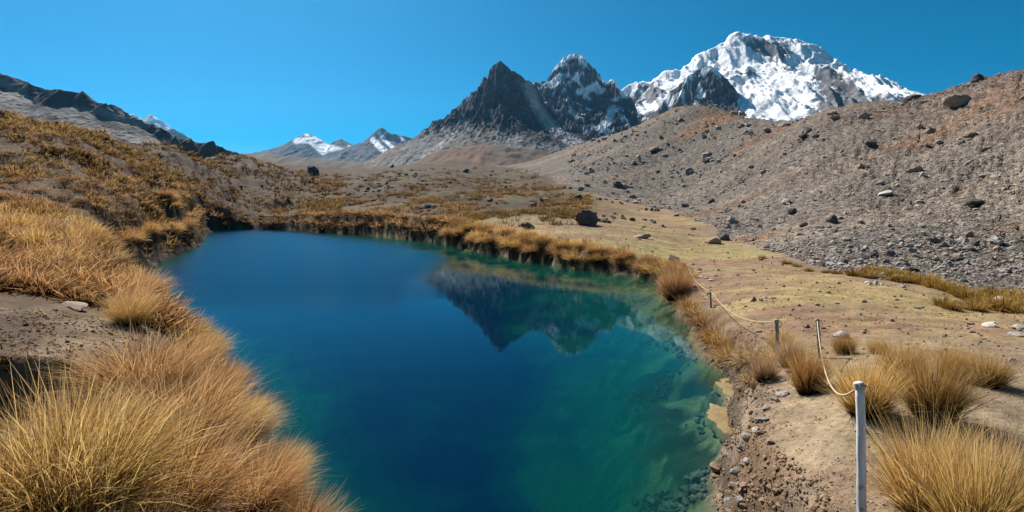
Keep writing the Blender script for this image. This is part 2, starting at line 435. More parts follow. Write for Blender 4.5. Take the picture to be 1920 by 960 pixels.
# ------------------------------------------------------------------ lake water
def mat_water():
    t = NT('lake_water'); d = t.attr('depth')
    body = t.ramp(t.math('DIVIDE', d, 6.0, True), [(0.0, (0.02, 0.075, 0.05)), (0.16, (0.002, 0.082, 0.065)), (0.36, (0.0004, 0.028, 0.042)), (0.62, (0.0002, 0.0125, 0.033))])
    df = t.n('ShaderNodeBsdfDiffuse'); t.l(body, df.inputs['Color'])
    comb = t.n('ShaderNodeCombineColor')
    for i, k in enumerate((1.3, 0.42, 0.5)):
        t.l(t.math('EXPONENT', t.math('MULTIPLY', d, -k)), comb.inputs[i])
    tr = t.n('ShaderNodeBsdfTransparent'); t.l(comb.outputs[0], tr.inputs['Color'])
    m1 = t.n('ShaderNodeMixShader')
    t.l(t.math('SUBTRACT', 1.0, t.math('EXPONENT', t.math('MULTIPLY', d, -0.55))), m1.inputs[0])
    t.l(tr.outputs[0], m1.inputs[1]); t.l(df.outputs[0], m1.inputs[2])
    mp = t.n('ShaderNodeMapping'); mp.inputs['Scale'].default_value = (1.0, 0.35, 1.0); t.l(t.pos(), mp.inputs['Vector'])
    nz = t.noise(2.6, 3, 0.5, mp.outputs[0])
    bp = t.bump(nz, 0.05, 0.04)
    gl = t.n('ShaderNodeBsdfGlossy'); gl.distribution = 'BECKMANN'; rp = t.attr('ripple'); t.l(t.math('ADD', 0.04, t.math('MULTIPLY', rp, 0.26)), gl.inputs['Roughness']); t.l(bp, gl.inputs['Normal'])
    gl.inputs['Color'].default_value = (0.62, 0.85, 0.92, 1)
    fr = t.n('ShaderNodeFresnel'); fr.inputs['IOR'].default_value = 1.19; t.l(bp, fr.inputs['Normal'])
    m2 = t.n('ShaderNodeMixShader'); t.l(t.math('MULTIPLY', fr.outputs[0], t.math('SUBTRACT', 1.0, t.math('MULTIPLY', rp, 0.3))), m2.inputs[0])
    t.l(m1.outputs[0], m2.inputs[1]); t.l(gl.outputs[0], m2.inputs[2])
    t.l(m2.outputs[0], t.out.inputs['Surface'])
    return t.m
def build_water():
    u = np.linspace(-1.05, 0.75, 260); yy = np.exp(np.linspace(math.log(1.4), math.log(100), 240))
    Y, U = np.meshgrid(yy, u, indexing='ij'); X = U * Y
    h = height(X, Y); Q = grid_quads(*X.shape)
    (ax, ay), (bx, by) = lk(835, 457), lk(830, 560)     # a breath of wind ruffles the far left part
    off = X - (ax + (Y - ay) * (bx - ax) / (by - ay))
    rip = sstep(0.5, -3.0, off + 2.0 * fbm(X * 0.2, Y * 0.1, 3, 5)) * sstep(12, 26, Y)
    keep = (h.reshape(-1)[Q] < 0.12).any(1) & (lake_sd(X, Y).reshape(-1)[Q].min(1) < 2.5); Q = Q[keep]
    used = np.unique(Q); mp = np.full(X.size, -1); mp[used] = np.arange(len(used))
    V = np.stack([X, Y, np.zeros_like(X)], -1).reshape(-1, 3)[used]
    link('lake', mesh_from('lake', V, mp[Q], attrs={'depth': np.maximum(-h, 0).reshape(-1)[used], 'ripple': rip.reshape(-1)[used]}), mat_water(), kind='structure', label='deep blue lake turning turquoise along its right shore')
build_water()

# ------------------------------------------------------------------ mountains
def ridge_field(X, Y, lines, prof):
    """height of the highest of several ridges; a ridge is points (x, y, z) and a steepness"""
    Z = np.full(X.shape, -1e9); D = np.full(X.shape, 1e9)
    for pts, k in lines:
        for i in range(len(pts) - 1):
            a, b = pts[i], pts[i + 1]
            dx, dy = b[0] - a[0], b[1] - a[1]; L = dx * dx + dy * dy + 1e-9
            t = np.clip(((X - a[0]) * dx + (Y - a[1]) * dy) / L, 0, 1)
            d = np.hypot(X - a[0] - t * dx, Y - a[1] - t * dy)
            z = a[2] + t * (b[2] - a[2]) - prof(d) * k
            up = z > Z; Z = np.where(up, z, Z); D = np.where(up, d, D)
    return Z, D
def mountain(name, crest, depth, label, color, spurs=(), prof=None, front=400, back=200, n=(300, 160), rough=12, rs=0.02, base=0, mat=None, wig=0.0, seed=1, pad=60, ani=0.35, crag=0.6, jag=1.0, smooth=False, apron=None):
    cr = [at(p[0], p[1], depth if len(p) < 3 else p[2]) for p in crest]
    # finer crest with the small notches of a real skyline
    fine = []
    for i in range(len(cr) - 1):
        m = max(1, int(abs(crest[i + 1][0] - crest[i][0]) / 3))
        for k in range(m):
            q = cr[i] + (cr[i + 1] - cr[i]) * (k / m)
            j = jag * depth / F * (1.1 * (vnoise(np.array([q[0] * F / depth * 0.27]), np.array([seed * 3.3]), seed)[0] - 0.5) * 2)
            fine.append(q + np.array((0, wig * (vnoise(np.array([q[0] * F / depth * 0.05]), np.array([7.7]), seed + 3)[0] - 0.5), j)))
    fine.append(cr[-1])
    lines = [(fine, 1.0)]
    for s in spurs:
        k = 1.0
        if isinstance(s, tuple) and isinstance(s[0], list): s, k = s
        lines.append(([at(*p) for p in s], k))
    xs = [p[0] for p in fine]
    x = np.linspace(min(xs) - pad, max(xs) + pad, n[0]); y = np.linspace(depth - front, depth + back, n[1])
    Y, X = np.meshgrid(y, x, indexing='ij')
    Z, D = ridge_field(X, Y, lines, prof)
    sc = depth / F
    f = np.clip(D / (14 * sc), 0.03, 1)
    if apron: f = f * (0.18 + 0.82 * sstep(apron[0], apron[1], Z))
    wx = fbm(X * rs * 0.5, Y * rs * 0.5, 3, seed + 9) / rs
    r = ridged((X + 0.5 * wx) * rs, (Y + 0.4 * wx) * rs * ani, 6, seed, 0.6) ** 2 * 1.5 - 0.62; r2 = fbm(X * rs * 5, Y * rs * 5, 4, seed + 5, 0.65)
    Z = Z + rough * f * (r * 1.7 + r2 * crag)
    Z = np.maximum(Z, base - 30)
    gy, gx = np.gradient(Z, y, x); steep = np.hypot(gx, gy)
    C = color(X, Y, Z, D, steep, r, r2, gx, gy)
    V = np.stack([X, Y, Z], -1).reshape(-1, 3)
    return link(name, mesh_from(name, V, grid_quads(*X.shape), attrs={'col': C.reshape(-1, 3)}, smooth=smooth), mat or M_ROCKMTN, kind='structure', label=label)
def pxof(X, Y, Z):
    """photo pixel of a point, to lay snowfields and screes where the mountain carries them"""
    zc = Y * CP - (Z - EYE) * SP; yc = Y * SP + (Z - EYE) * CP
    return 960 + F * X / zc, 480 - F * yc / zc
def strip(P, pts, wd):
    """1 near a polyline given in mountain-face coordinates"""
    return sstep(wd * 1.3, wd * 0.6, seg_dist(P[0], P[1], pts, False))

DARK = (0.04, 0.042, 0.046); SCREE = (0.36, 0.33, 0.31); SNOW = (0.90, 0.90, 0.91); GREYR = (0.16, 0.145, 0.14)

def col_left(X, Y, Z, D, s, r, r2, gx, gy):
    n = fbm(X * 0.02, Y * 0.02 + Z * 0.03, 4, 8)
    c = mix3((0.235, 0.205, 0.178), (0.18, 0.163, 0.148), sstep(-0.2, 0.3, fbm(X * 0.03, Z * 0.01, 3, 4)))
    px, py = pxof(X, Y, Z)
    top = np.interp(px, [-150, 0, 60, 115, 160, 185, 240, 310], [90, 135, 160, 171, 173, 190, 215, 240])
    cl = sstep(30, 18, py - top + 45 * n + 14 * r2)
    c = mix3(c, (0.045, 0.042, 0.045), cl)
    c = mix3(c, (0.05, 0.048, 0.05), sstep(0.18, 0.32, fbm(X * 0.03, Y * 0.03, 4, 12)) * sstep(75, 50, py - top))
    return c
P_L = lambda d: 0.5 * d + 0.6 * np.minimum(d, 16)
mountain('mountain', [(-260, 60), (-150, 92), (-60, 118), (0, 133), (30, 146), (62, 158), (90, 168), (115, 170), (158, 171), (172, 188), (188, 192), (215, 197), (240, 214), (275, 229), (310, 242), (330, 256), (350, 262), (385, 267), (410, 273), (440, 284), (490, 300)], 520,
         'grey scree mountain with dark cliffs along its top, far left', col_left,
         prof=P_L, front=230, back=120, n=(320, 130), rough=1.1, rs=0.08, seed=3, wig=20)

def col_dark(X, Y, Z, D, s, r, r2, gx, gy):
    P = pxof(X, Y, Z); px, py = P[0] + 6 * r2, P[1] + 6 * r2
    c = mix3(DARK, (0.095, 0.088, 0.082), sstep(0.0, 0.4, r2))
    scr = strip((px, py), [(990, 160), (1003, 195), (1022, 225), (1050, 250), (1090, 275)], 11) 
    edge = np.interp(px, [640, 760, 812, 870, 905, 950, 1000, 1030], [200, 225, 236, 232, 240, 238, 262, 268])
    low = sstep(-4, 10, py - edge)
    lc = mix3((0.19, 0.18, 0.168), (0.19, 0.15, 0.12), sstep(-0.2, 0.2, fbm(X * 0.012, Y * 0.012, 3, 2)))
    c = mix3(c, lc, low)
    c = mix3(c, SCREE, np.maximum(scr, 0.7 * strip((px, py), [(872, 228), (840, 262), (790, 300)], 7)))
    return c
P_D = lambda d: 0.55 * d + 0.75 * np.minimum(d, 95)
mountain('mountain', [(600, 330), (660, 312), (700, 300), (745, 275), (770, 258), (806, 249), (820, 232), (850, 203), (880, 182), (905, 157), (922, 135), (932, 120), (938, 116), (946, 120), (958, 134), (972, 138), (984, 149), (996, 152), (1004, 168), (1020, 200), (1050, 240), (1110, 275), (1180, 300)], 1300,
         'dark pyramid peak with pale scree chutes, centre of the skyline', col_dark,
         spurs=[([(938, 116, 1300), (930, 170, 1235), (905, 235, 1170), (860, 290, 1060)], 1.0),
                ([(905, 157, 1300), (880, 215, 1235), (820, 285, 1120), (770, 318, 1000)], 1.0),
                ([(984, 149, 1300), (980, 200, 1240), (1010, 255, 1180), (1040, 290, 1090)], 1.0)],
         prof=P_D, front=520, back=160, n=(320, 180), rough=17, rs=0.028, seed=12, wig=20, jag=2.2, apron=(120, 215))

def col_second(X, Y, Z, D, s, r, r2, gx, gy):
    P = pxof(X, Y, Z); px, py = P
    n = fbm(X * 0.03, Y * 0.03 + Z * 0.02, 4, 33)
    c = mix3((0.045, 0.047, 0.054), (0.085, 0.085, 0.09), sstep(-0.1, 0.4, r2))
    sn = sstep(0.05, 0.28, n + 0.09 + 0.08 * sstep(140, 105, py) - 0.35 * sstep(150, 185, py) + 0.2 * sstep(1.3, 0.6, s) + 0.35 * sstep(1140, 1165, px) * sstep(190, 165, py))
    sn = np.maximum(sn, strip((px, py + 4 * r2), [(1085, 172), (1100, 170), (1112, 165)], 6))
    sn = np.maximum(sn, strip((px + 3 * r2, py), [(1088, 105), (1090, 118)], 3.5))
    sn = np.maximum(sn, 0.9 * strip((px + 5 * r2, py), [(1150, 205), (1140, 228), (1128, 240)], 8))
    sn = np.maximum(sn, 0.7 * strip((px + 3 * r2, py), [(1068, 200), (1080, 222)], 3))
    return mix3(c, SNOW, sn)
P_2 = lambda d: 0.6 * d + 0.8 * np.minimum(d, 130)
mountain('mountain', [(960, 240), (985, 175), (1002, 154), (1022, 152), (1030, 142), (1040, 128), (1050, 118), (1058, 106), (1068, 102), (1084, 101), (1092, 106), (1098, 120), (1110, 130), (1114, 146), (1124, 152), (1140, 152), (1148, 150), (1156, 162), (1166, 178), (1190, 210), (1230, 260)], 1900,
         'jagged dark peak dusted with snow, second on the skyline', col_second,
         spurs=[[(1078, 101, 1900), (1070, 150, 1830), (1060, 205, 1730), (1050, 260, 1600)], [(1114, 146, 1900), (1125, 190, 1820), (1120, 240, 1700)], [(1030, 142, 1900), (1030, 190, 1820), (1020, 250, 1650)]],
         prof=P_2, front=420, back=200, n=(240, 170), rough=24, rs=0.016, seed=22, wig=40, jag=4.0)

def col_snow(X, Y, Z, D, s, r, r2, gx, gy):
    P = pxof(X, Y, Z); px, py = P[0] + 5 * r2, P[1] + 5 * r2
    n = fbm(X * 0.012, Y * 0.012 + Z * 0.008, 5, 41, 0.6); n2 = fbm(X * 0.05, Y * 0.05, 3, 43)
    rock = mix3((0.12, 0.12, 0.13), (0.22, 0.208, 0.207), sstep(-0.2, 0.3, n2))
    top = np.interp(px, [1160, 1240, 1290, 1345, 1385, 1460, 1530, 1590, 1630], [165, 145, 125, 85, 58, 68, 95, 130, 165])
    dp = py - top
    sn = 0.53 + n * 0.75 + 0.2 * n2 - 0.22 * (s - 1.0)
    sn = sn + 0.5 * sstep(14, 3, dp)
    sn = sn - 0.34 * strip((px, py), [(1395, 78), (1440, 92), (1490, 90)], 14)
    sn = sn - 0.75 * sstep(1520, 1560, px) * sstep(10, 30, dp) - 0.62 * sstep(1275, 1235, px)
    sn = sn + 0.9 * strip((px, py), [(1325, 100), (1360, 130), (1395, 170), (1410, 200)], 9)
    sn = sn + 0.8 * strip((px, py), [(1500, 95), (1510, 130), (1480, 165), (1450, 190)], 15)
    sn = sn + 0.7 * strip((px, py), [(1425, 110), (1432, 150), (1420, 185)], 6)
    sn = sn + 1.0 * strip((px, py), [(1165, 212), (1200, 206), (1235, 198), (1250, 182)], 8)
    return mix3(rock, SNOW, sstep(0.0, 0.28, sn))
P_S = lambda d: 0.5 * d + 0.42 * np.minimum(d, 200)
mountain('mountain', [(1120, 230), (1150, 185), (1165, 168), (1185, 156), (1210, 152), (1228, 154), (1238, 140), (1246, 133), (1288, 130), (1302, 116), (1318, 98), (1336, 90), (1352, 82), (1368, 74), (1376, 62), (1388, 57), (1402, 62), (1422, 70), (1445, 66), (1470, 67), (1496, 77), (1520, 90), (1532, 96), (1560, 110), (1580, 124), (1605, 142), (1622, 160), (1650, 180), (1700, 220)], 2600,
         'broad snow-covered mountain, the highest on the skyline', col_snow,
         spurs=[[(1385, 58, 2600), (1400, 110, 2500), (1405, 160, 2390), (1390, 215, 2260)],
                [(1445, 66, 2600), (1440, 130, 2480), (1425, 200, 2330)],
                [(1510, 86, 2600), (1500, 140, 2480), (1465, 195, 2350)],
                [(1560, 110, 2600), (1560, 165, 2480), (1540, 210, 2380)],
                [(1336, 90, 2600), (1375, 150, 2480), (1405, 205, 2330)],
                [(1246, 133, 2600), (1225, 180, 2480), (1180, 225, 2330)]],
         prof=P_S, front=1150, back=260, n=(360, 260), rough=28, rs=0.0095, seed=31, wig=60, jag=1.6, crag=0.16, ani=0.3, smooth=True)

def col_butt(X, Y, Z, D, s, r, r2, gx, gy):
    P = pxof(X, Y, Z); px, py = P
    c = mix3((0.055, 0.055, 0.06), (0.14, 0.125, 0.115), sstep(-0.15, 0.35, r2 + 0.5 * sstep(1330, 1280, px)))
    return mix3(c, SNOW, sstep(0.22, 0.4, fbm(X * 0.03, Y * 0.03, 4, 6) + 0.35 * sstep(160, 125, py)) * 0.9)
mountain('mountain', [(1150, 260), (1205, 225), (1235, 205), (1262, 172), (1290, 142), (1310, 128), (1332, 124), (1345, 133), (1362, 152), (1378, 176), (1395, 200), (1420, 235)], 2080,
         'dark rock buttress standing before the left foot of the snow mountain', col_butt,
         spurs=[[(1320, 126, 2080), (1330, 180, 2000), (1330, 235, 1880)], [(1290, 142, 2080), (1270, 190, 2000), (1230, 235, 1900)]],
         prof=lambda d: 0.6 * d + 0.7 * np.minimum(d, 120), front=260, back=150, n=(200, 110), rough=20, rs=0.015, seed=44, wig=30)

def col_snowdome(X, Y, Z, D, s, r, r2, gx, gy):
    return mix3(np.broadcast_to(SNOW, X.shape + (3,)), (0.2, 0.19, 0.2), sstep(0.35, 0.6, r2))
mountain('mountain', [(1600, 230), (1650, 178), (1664, 171), (1678, 174), (1694, 168), (1712, 171), (1726, 173), (1760, 190), (1800, 220)], 3300,
         'smooth white snow dome just showing over the moraine crest at right', col_snowdome, prof=lambda d: 0.6 * d, front=200, back=150, n=(90, 50), rough=5, rs=0.01, seed=50)
def col_spire(X, Y, Z, D, s, r, r2, gx, gy):
    return mix3((0.07, 0.07, 0.075), (0.17, 0.15, 0.14), sstep(-0.2, 0.4, r2))
mountain('mountain', [(1590, 210), (1608, 168), (1618, 158), (1628, 160), (1636, 166), (1646, 158), (1652, 153), (1656, 162), (1661, 185), (1672, 220)], 2200,
         'small dark rock towers right of the snow mountain', col_spire, prof=lambda d: 1.6 * d, front=90, back=60, n=(90, 60), rough=9, rs=0.03, seed=55, jag=2.0, pad=10)

def far_snow(lo, hi, seed, strips=()):
    def f(X, Y, Z, D, s, r, r2, gx, gy):
        P = pxof(X, Y, Z); px, py = P[0] + 3 * r2, P[1] + 2 * r2
        c = mix3((0.075, 0.08, 0.09), (0.13, 0.13, 0.135), sstep(-0.2, 0.3, r2))
        sn = np.zeros_like(X)
        for pts, wd in strips: sn = np.maximum(sn, strip((px, py), pts, wd))
        return mix3(c, SNOW, sn)
    return f
mountain('mountain', [(420, 300), (480, 285), (520, 276), (545, 268), (558, 260), (570, 252), (578, 250), (588, 256), (596, 268), (610, 272), (622, 270), (630, 266), (640, 260), (648, 266), (658, 272), (672, 280), (690, 290), (720, 310)], 3400,
         'distant low peaks with a bright snowfield, left of centre', far_snow(0, 0, 60, [([(556, 264), (580, 262), (600, 280), (612, 290)], 6), ([(590, 262), (610, 276), (650, 288)], 8), ([(575, 254), (585, 262)], 4), ([(620, 284), (655, 292)], 5), ([(655, 276), (668, 283)], 4)]),
         prof=lambda d: 0.55 * d, front=900, back=120, n=(220, 150), rough=7, rs=0.012, seed=60, jag=0.8, crag=0.3)
mountain('mountain', [(640, 320), (668, 285), (682, 266), (700, 252), (708, 246), (714, 238), (720, 240), (728, 252), (742, 250), (756, 254), (772, 258), (800, 270), (860, 300)], 3200,
         'distant blue peak with two slanting snow streaks beside the dark pyramid', far_snow(0, 0, 61, [([(700, 262), (708, 272), (722, 284)], 5.5), ([(712, 250), (722, 264), (738, 278)], 3.6), ([(746, 252), (758, 264)], 2.5)]),
         prof=lambda d: 0.4 * d + 0.5 * np.minimum(d, 90), front=900, back=120, n=(160, 150), rough=9, rs=0.012, seed=61, crag=0.3)
mountain('mountain', [(200, 300), (235, 218), (248, 213), (258, 217), (268, 224), (278, 217), (284, 214), (292, 222), (304, 226), (314, 236), (340, 270)], 3300,
         'small white snow peak behind the shoulder of the left mountain', far_snow(0, 0, 62, [([(245, 216), (268, 228), (284, 218), (312, 238)], 11)]), prof=lambda d: 0.8 * d, front=200, back=120, n=(110, 60), rough=12, rs=0.014, seed=62)

def col_foot(X, Y, Z, D, s, r, r2, gx, gy):
    n = fbm(X * 0.01, Y * 0.01, 4, 5)
    return mix3((0.12, 0.105, 0.085), (0.15, 0.11, 0.075), sstep(-0.2, 0.2, n))
mountain('foothill', [(380, 300), (450, 286), (500, 288), (540, 292), (580, 296), (620, 299), (660, 303), (720, 312), (800, 330)], 900, 'low grey-brown hills on the far side of the plain', col_foot,
         prof=lambda d: 0.35 * d, front=260, back=160, n=(160, 60), rough=3, rs=0.02, seed=70, mat=M_FARHILL, smooth=True, crag=0.2)
mountain('foothill', [(720, 330), (790, 300), (830, 284), (870, 274), (910, 270), (960, 274), (1010, 280), (1060, 296), (1120, 320)], 780, 'rust-brown shoulder below the dark pyramid peak',
         lambda X, Y, Z, D, s, r, r2, gx, gy: mix3((0.105, 0.085, 0.068), (0.14, 0.085, 0.055), sstep(-0.2, 0.25, fbm(X * 0.015, Y * 0.015, 4, 5))),
         prof=lambda d: 0.38 * d, front=300, back=160, n=(180, 80), rough=3.5, rs=0.02, seed=71, mat=M_FARHILL, smooth=True, crag=0.8)

# ------------------------------------------------------------------ grass tufts
def tuft_arrays(n, h, rb, seg, wd, spread=0.8, bend=0.9, lean=(0, 0), rng=RNG, base_z=-0.04, stray=0.035):
    a = rng.uniform(0, 2 * pi, n); rr = rb * np.sqrt(rng.uniform(0, 1, n))
    bx, by = rr * np.cos(a), rr * np.sin(a)
    nl = max(3, min(26, n // 20)); lid = rng.integers(0, nl, n); la = rng.normal(0, 0.55, nl); lt = rng.normal(0, 0.16, nl); lc = rng.uniform(0, 1, nl)
    az = a + rng.normal(0, 0.45, n) + la[lid]
    tilt = lt[lid] + np.abs(rng.normal(0, 0.30, n)) * spread + 0.55 * spread * (rr / rb) ** 1.3
    ln = h * np.where(rng.uniform(0, 1, n) < 0.02, 1.25, rng.uniform(0.34, 1.12, n)) * (1 - 0.15 * (rr / rb))
    bd = bend * rng.uniform(0.1, 1.7, n)
    sx, sy = np.cos(az) * np.sin(tilt), np.sin(az) * np.sin(tilt); sz = np.cos(tilt)
    P = np.zeros((n, seg + 1, 3)); P[:, 0] = np.stack([bx, by, np.full(n, base_z)], -1)
    d = np.stack([sx, sy, sz], -1)
    for k in range(seg):
        f = (k + 1) / seg
        hor = np.stack([np.cos(az) * 0.45 + lean[0], np.sin(az) * 0.45 + lean[1], -0.55 * np.ones(n)], -1)
        d = d + hor * (bd * f / seg * 1.6)[:, None] + rng.normal(0, stray, (n, 3))
        d /= np.linalg.norm(d, axis=1, keepdims=True)
        P[:, k + 1] = P[:, k] + d * (ln / seg)[:, None]
    wv = rng.normal(0, 1, (n, 3)); wv[:, 2] *= 0.3; wv -= d * (wv * d).sum(1, keepdims=True); wv /= np.linalg.norm(wv, axis=1, keepdims=True)
    ww = wd * rng.uniform(0.6, 1.3, n)
    m = 2 * seg + 1
    V = np.zeros((n, m, 3)); T = np.zeros((n, m))
    for k in range(seg):
        s = (ww * (1 - 0.6 * k / seg) * 0.5)[:, None] * wv
        V[:, 2 * k] = P[:, k] - s; V[:, 2 * k + 1] = P[:, k] + s; T[:, 2 * k] = T[:, 2 * k + 1] = k / seg
    V[:, -1] = P[:, -1]; T[:, -1] = 1
    o = (np.arange(n) * m)[:, None]
    Q = np.concatenate([o + np.array([[2 * k, 2 * k + 1, 2 * k + 3, 2 * k + 2]]) for k in range(seg - 1)], 0) if seg > 1 else np.zeros((0, 4), int)
    Tr = o + np.array([[2 * seg - 2, 2 * seg - 1, 2 * seg]])
    R = np.repeat(0.55 * rng.uniform(0, 1, n) + 0.45 * lc[lid], m)
    return V.reshape(-1, 3), Q, Tr, T.ravel(), R
def tuft_mesh(name, m, **kw):
    V, Q, T, t, r = tuft_arrays(**kw)
    me = mesh_from(name, V, Q, T, {'t': t, 'rnd': r}, smooth=False); me.materials.append(m); return me
LEAN = (0.14, -0.05)
def variants(n, count, **kw):
    out = {}
    for key, m in (('gold', G_GOLD), ('tawny', G_TAWNY), ('olive', G_OLIVE), ('pale', G_PALE), ('brown', G_BROWN)):
        out[key] = [tuft_mesh('grass_tuft', m, n=n, rng=np.random.default_rng(hash_key(key, i, n)), **kw) for i in range(count)]
    return out
def hash_key(key, i, n): return sum(ord(q) for q in key) * 131 + i * 17 + n
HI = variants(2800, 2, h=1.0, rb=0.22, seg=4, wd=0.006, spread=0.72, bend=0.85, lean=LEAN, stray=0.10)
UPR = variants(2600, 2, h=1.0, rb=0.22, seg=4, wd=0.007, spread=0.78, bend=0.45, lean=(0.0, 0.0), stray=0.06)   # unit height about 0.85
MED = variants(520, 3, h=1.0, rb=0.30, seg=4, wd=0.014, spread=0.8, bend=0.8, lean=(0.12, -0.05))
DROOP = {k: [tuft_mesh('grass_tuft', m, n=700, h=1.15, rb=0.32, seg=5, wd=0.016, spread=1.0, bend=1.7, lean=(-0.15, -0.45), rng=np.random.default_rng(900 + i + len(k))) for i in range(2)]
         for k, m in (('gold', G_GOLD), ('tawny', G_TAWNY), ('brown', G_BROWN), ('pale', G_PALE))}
NT_ = [0]
def put_tuft(src, key, pos, hgt, wide=1.0, rz=None, label=None, group=None, name='grass_tuft'):
    me = src[key][NT_[0] % len(src[key])]; NT_[0] += 1
    s = hgt / 0.85
    return link(name, me, loc=(pos[0], pos[1], pos[2] - 0.02), rot=(0, 0, RNG.uniform(-0.6, 0.6) if rz is None else rz), scale=(s * wide, s * wide, s), label=label, cat='grass tuft', group=group)

TINT = {'gold': 'golden', 'tawny': 'fox-brown', 'pale': 'bleached straw', 'olive': 'olive-gold', 'brown': 'dark brown'}
# tufts of the right bank that can be told apart: base pixel, height in photo pixels, width factor, tint, label
HERO = [
    (1515, 738, 92, 1.0, 'gold', 'golden tussock left of the rope where it sags'),
    (1622, 778, 118, 1.1, 'gold', 'dense golden tussock right behind the top of the nearest white post'),
    (1748, 785, 128, 1.15, 'olive', 'largest golden tussock right of the nearest post, casting a dark shadow'),
    (1852, 726, 68, 1.3, 'olive', 'low spreading tussock at the right end of the golden clump'),
    (1785, 708, 66, 1.1, 'gold', 'upright tussock between the largest tussock and the low one at the end'),
    (1690, 712, 78, 1.3, 'gold', 'pale gold tussock at the back of the clump, behind the nearest post'),
    (1582, 664, 42, 1.2, 'olive', 'small tussock in front of the pale rock on the meadow'),
    (1645, 664, 34, 1.2, 'gold', 'small tussock on the meadow right of the pale rock'),
    (1464, 658, 44, 1.3, 'olive', 'tussock round the foot of the short split post'),
    (1480, 688, 62, 1.0, 'pale', 'pale thin tussock between the two middle posts'),
    (1432, 712, 52, 1.2, 'pale', 'bleached tussock drooping over the stony bank edge'),
    (1740, 968, 190, 1.15, 'gold', 'big feathery golden tussock at the bottom right, beside the nearest post'),
    (1880, 985, 190, 1.25, 'pale', 'big pale tussock in the bottom right corner'),
    (1830, 1010, 200, 1.1, 'olive', 'olive-based tussock between the two big ones at bottom right'),
]
for px, py, hp, wd, key, lab in HERO:
    p = hit(px, py); put_tuft(UPR, key, p, hp * p[1] / F * 1.05, wd * 0.64, label=lab, group='golden tussocks on the right bank')
BANKR = [(1408, 700, 60, 'pale'), (1385, 690, 62, 'gold'), (1352, 660, 55, 'gold'), (1335, 648, 50, 'tawny'), (1368, 676, 50, 'gold'), (1318, 622, 44, 'tawny'), (1300, 606, 38, 'gold'), (1290, 590, 36, 'tawny'), (1440, 690, 46, 'gold'), (1415, 735, 46, 'pale')]
for k, (px, py, hp, key) in enumerate(BANKR):
    p = hit(px, py - 8); put_tuft(DROOP, key, p, hp * p[1] / F * 0.8, 1.0, rz=RNG.uniform(-0.4, 0.8), label=f"{TINT[key]} drooping tussock over the water of the right bank, {'by the stones' if px > 1380 else 'before the stones' if px > 1330 else 'near the bank-edge post'}", group='drooping tussocks along the right bank')
p = hit(1266, 566); put_tuft(UPR, 'tawny', p, 66 * p[1] / F, 0.8, label='tall orange tussock standing alone at the corner of the right shore')

# the long-haired tussocks of the left bank
LEFT = [
    (130, 985, 0.92, 1.1, 'olive', 'olive-green based tussock in the bottom left corner'),
    (300, 985, 0.80, 1.1, 'tawny', 'wind-swept fox-brown tussock at the bottom, right of the green one'),
    (335, 850, 0.82, 1.0, 'tawny', 'big shaggy fox-brown tussock in the middle of the left bank'),
    (185, 880, 0.62, 1.1, 'tawny', 'reddish tussock below the dark hollow in the bare earth'),
    (270, 745, 0.70, 1.2, 'tawny', 'fox-brown tussock at the edge of the bare earth'),
    (470, 960, 0.66, 1.1, 'tawny', 'fox-brown tussock near the bottom of the left bank, behind the lake edge'),
    (600, 985, 0.50, 1.2, 'pale', 'pale tussock at the lowest tip of the left bank'),
    (520, 900, 0.52, 1.1, 'gold', 'golden tussock leaning out over the lake, low on the left bank'),
    (455, 830, 0.60, 1.1, 'pale', 'bleached tussock leaning out over the lake, halfway down the left bank'),
    (400, 750, 0.62, 1.1, 'tawny', 'fox-brown tussock leaning out over the lake, high on the left bank'),
]
for px, py, hh, wd, key, lab in LEFT:
    put_tuft(HI, key, hit(px, py), hh, wd, rz=RNG.uniform(-0.4, 0.4), label=lab, group='wind-swept tussocks on the left bank')
taken = []
def far_enough(x, y, r):
    for q in taken:
        if (q[0] - x) ** 2 + (q[1] - y) ** 2 < r * r: return False
    taken.append((x, y)); return True
cnt = 0
YC = np.exp(RNG.uniform(math.log(2.7), math.log(19), 3000))
XE = np.interp(YC, [2.4, 4.5, 6.4, 8.6, 12.3, 17.4, 22.5], [-0.7, -1.2, -1.75, -3.0, -5.5, -9.8, -13.6])
XC = XE - np.interp(YC, [2.4, 4.5, 7, 10, 20], [2.4, 2.4, 2.6, 4.0, 7.0]) * RNG.uniform(0, 1, 3000) ** 1.2
ZC = height(XC, YC); QX, QY = pxof(XC, YC, ZC)
for x, y, z, xe, qx, qy in zip(XC, YC, ZC, XE, QX, QY):
    if x / y < -1.0 or z < 0.12: continue
    if ((x + 5.4) / 1.9) ** 2 + ((y - 6.4) / 1.9) ** 2 < 1 or (qx < 235 and 500 < qy < 830): continue          # the bare earth
    if not far_enough(x, y, 0.66 + 0.010 * y): continue
    key = ['gold', 'tawny', 'pale', 'gold', 'tawny', 'gold', 'tawny', 'olive'][int(RNG.integers(8))]
    if x > xe - 0.6: key = ['gold', 'pale', 'gold'][int(RNG.integers(3))]
    put_tuft(HI if y < 11 else MED, key, (x, y, z), RNG.uniform(0.5, 0.78) * np.interp(y, [3, 8, 16], [0.95, 0.9, 0.85]), RNG.uniform(0.85, 1.2), label=f"{TINT[key]} tussock {'at the very edge of the lake' if x > xe - 0.6 else 'amid others' if x > xe - 1.8 else 'back from the lake'}, {'foreground' if y < 4.2 else 'middle' if y < 8 else 'far end' if y < 13 else 'farthest end'} of the left bank{', picture edge' if qx < 130 else ''}", group='wind-swept tussocks on the left bank')
    cnt += 1
    if cnt >= 100: break

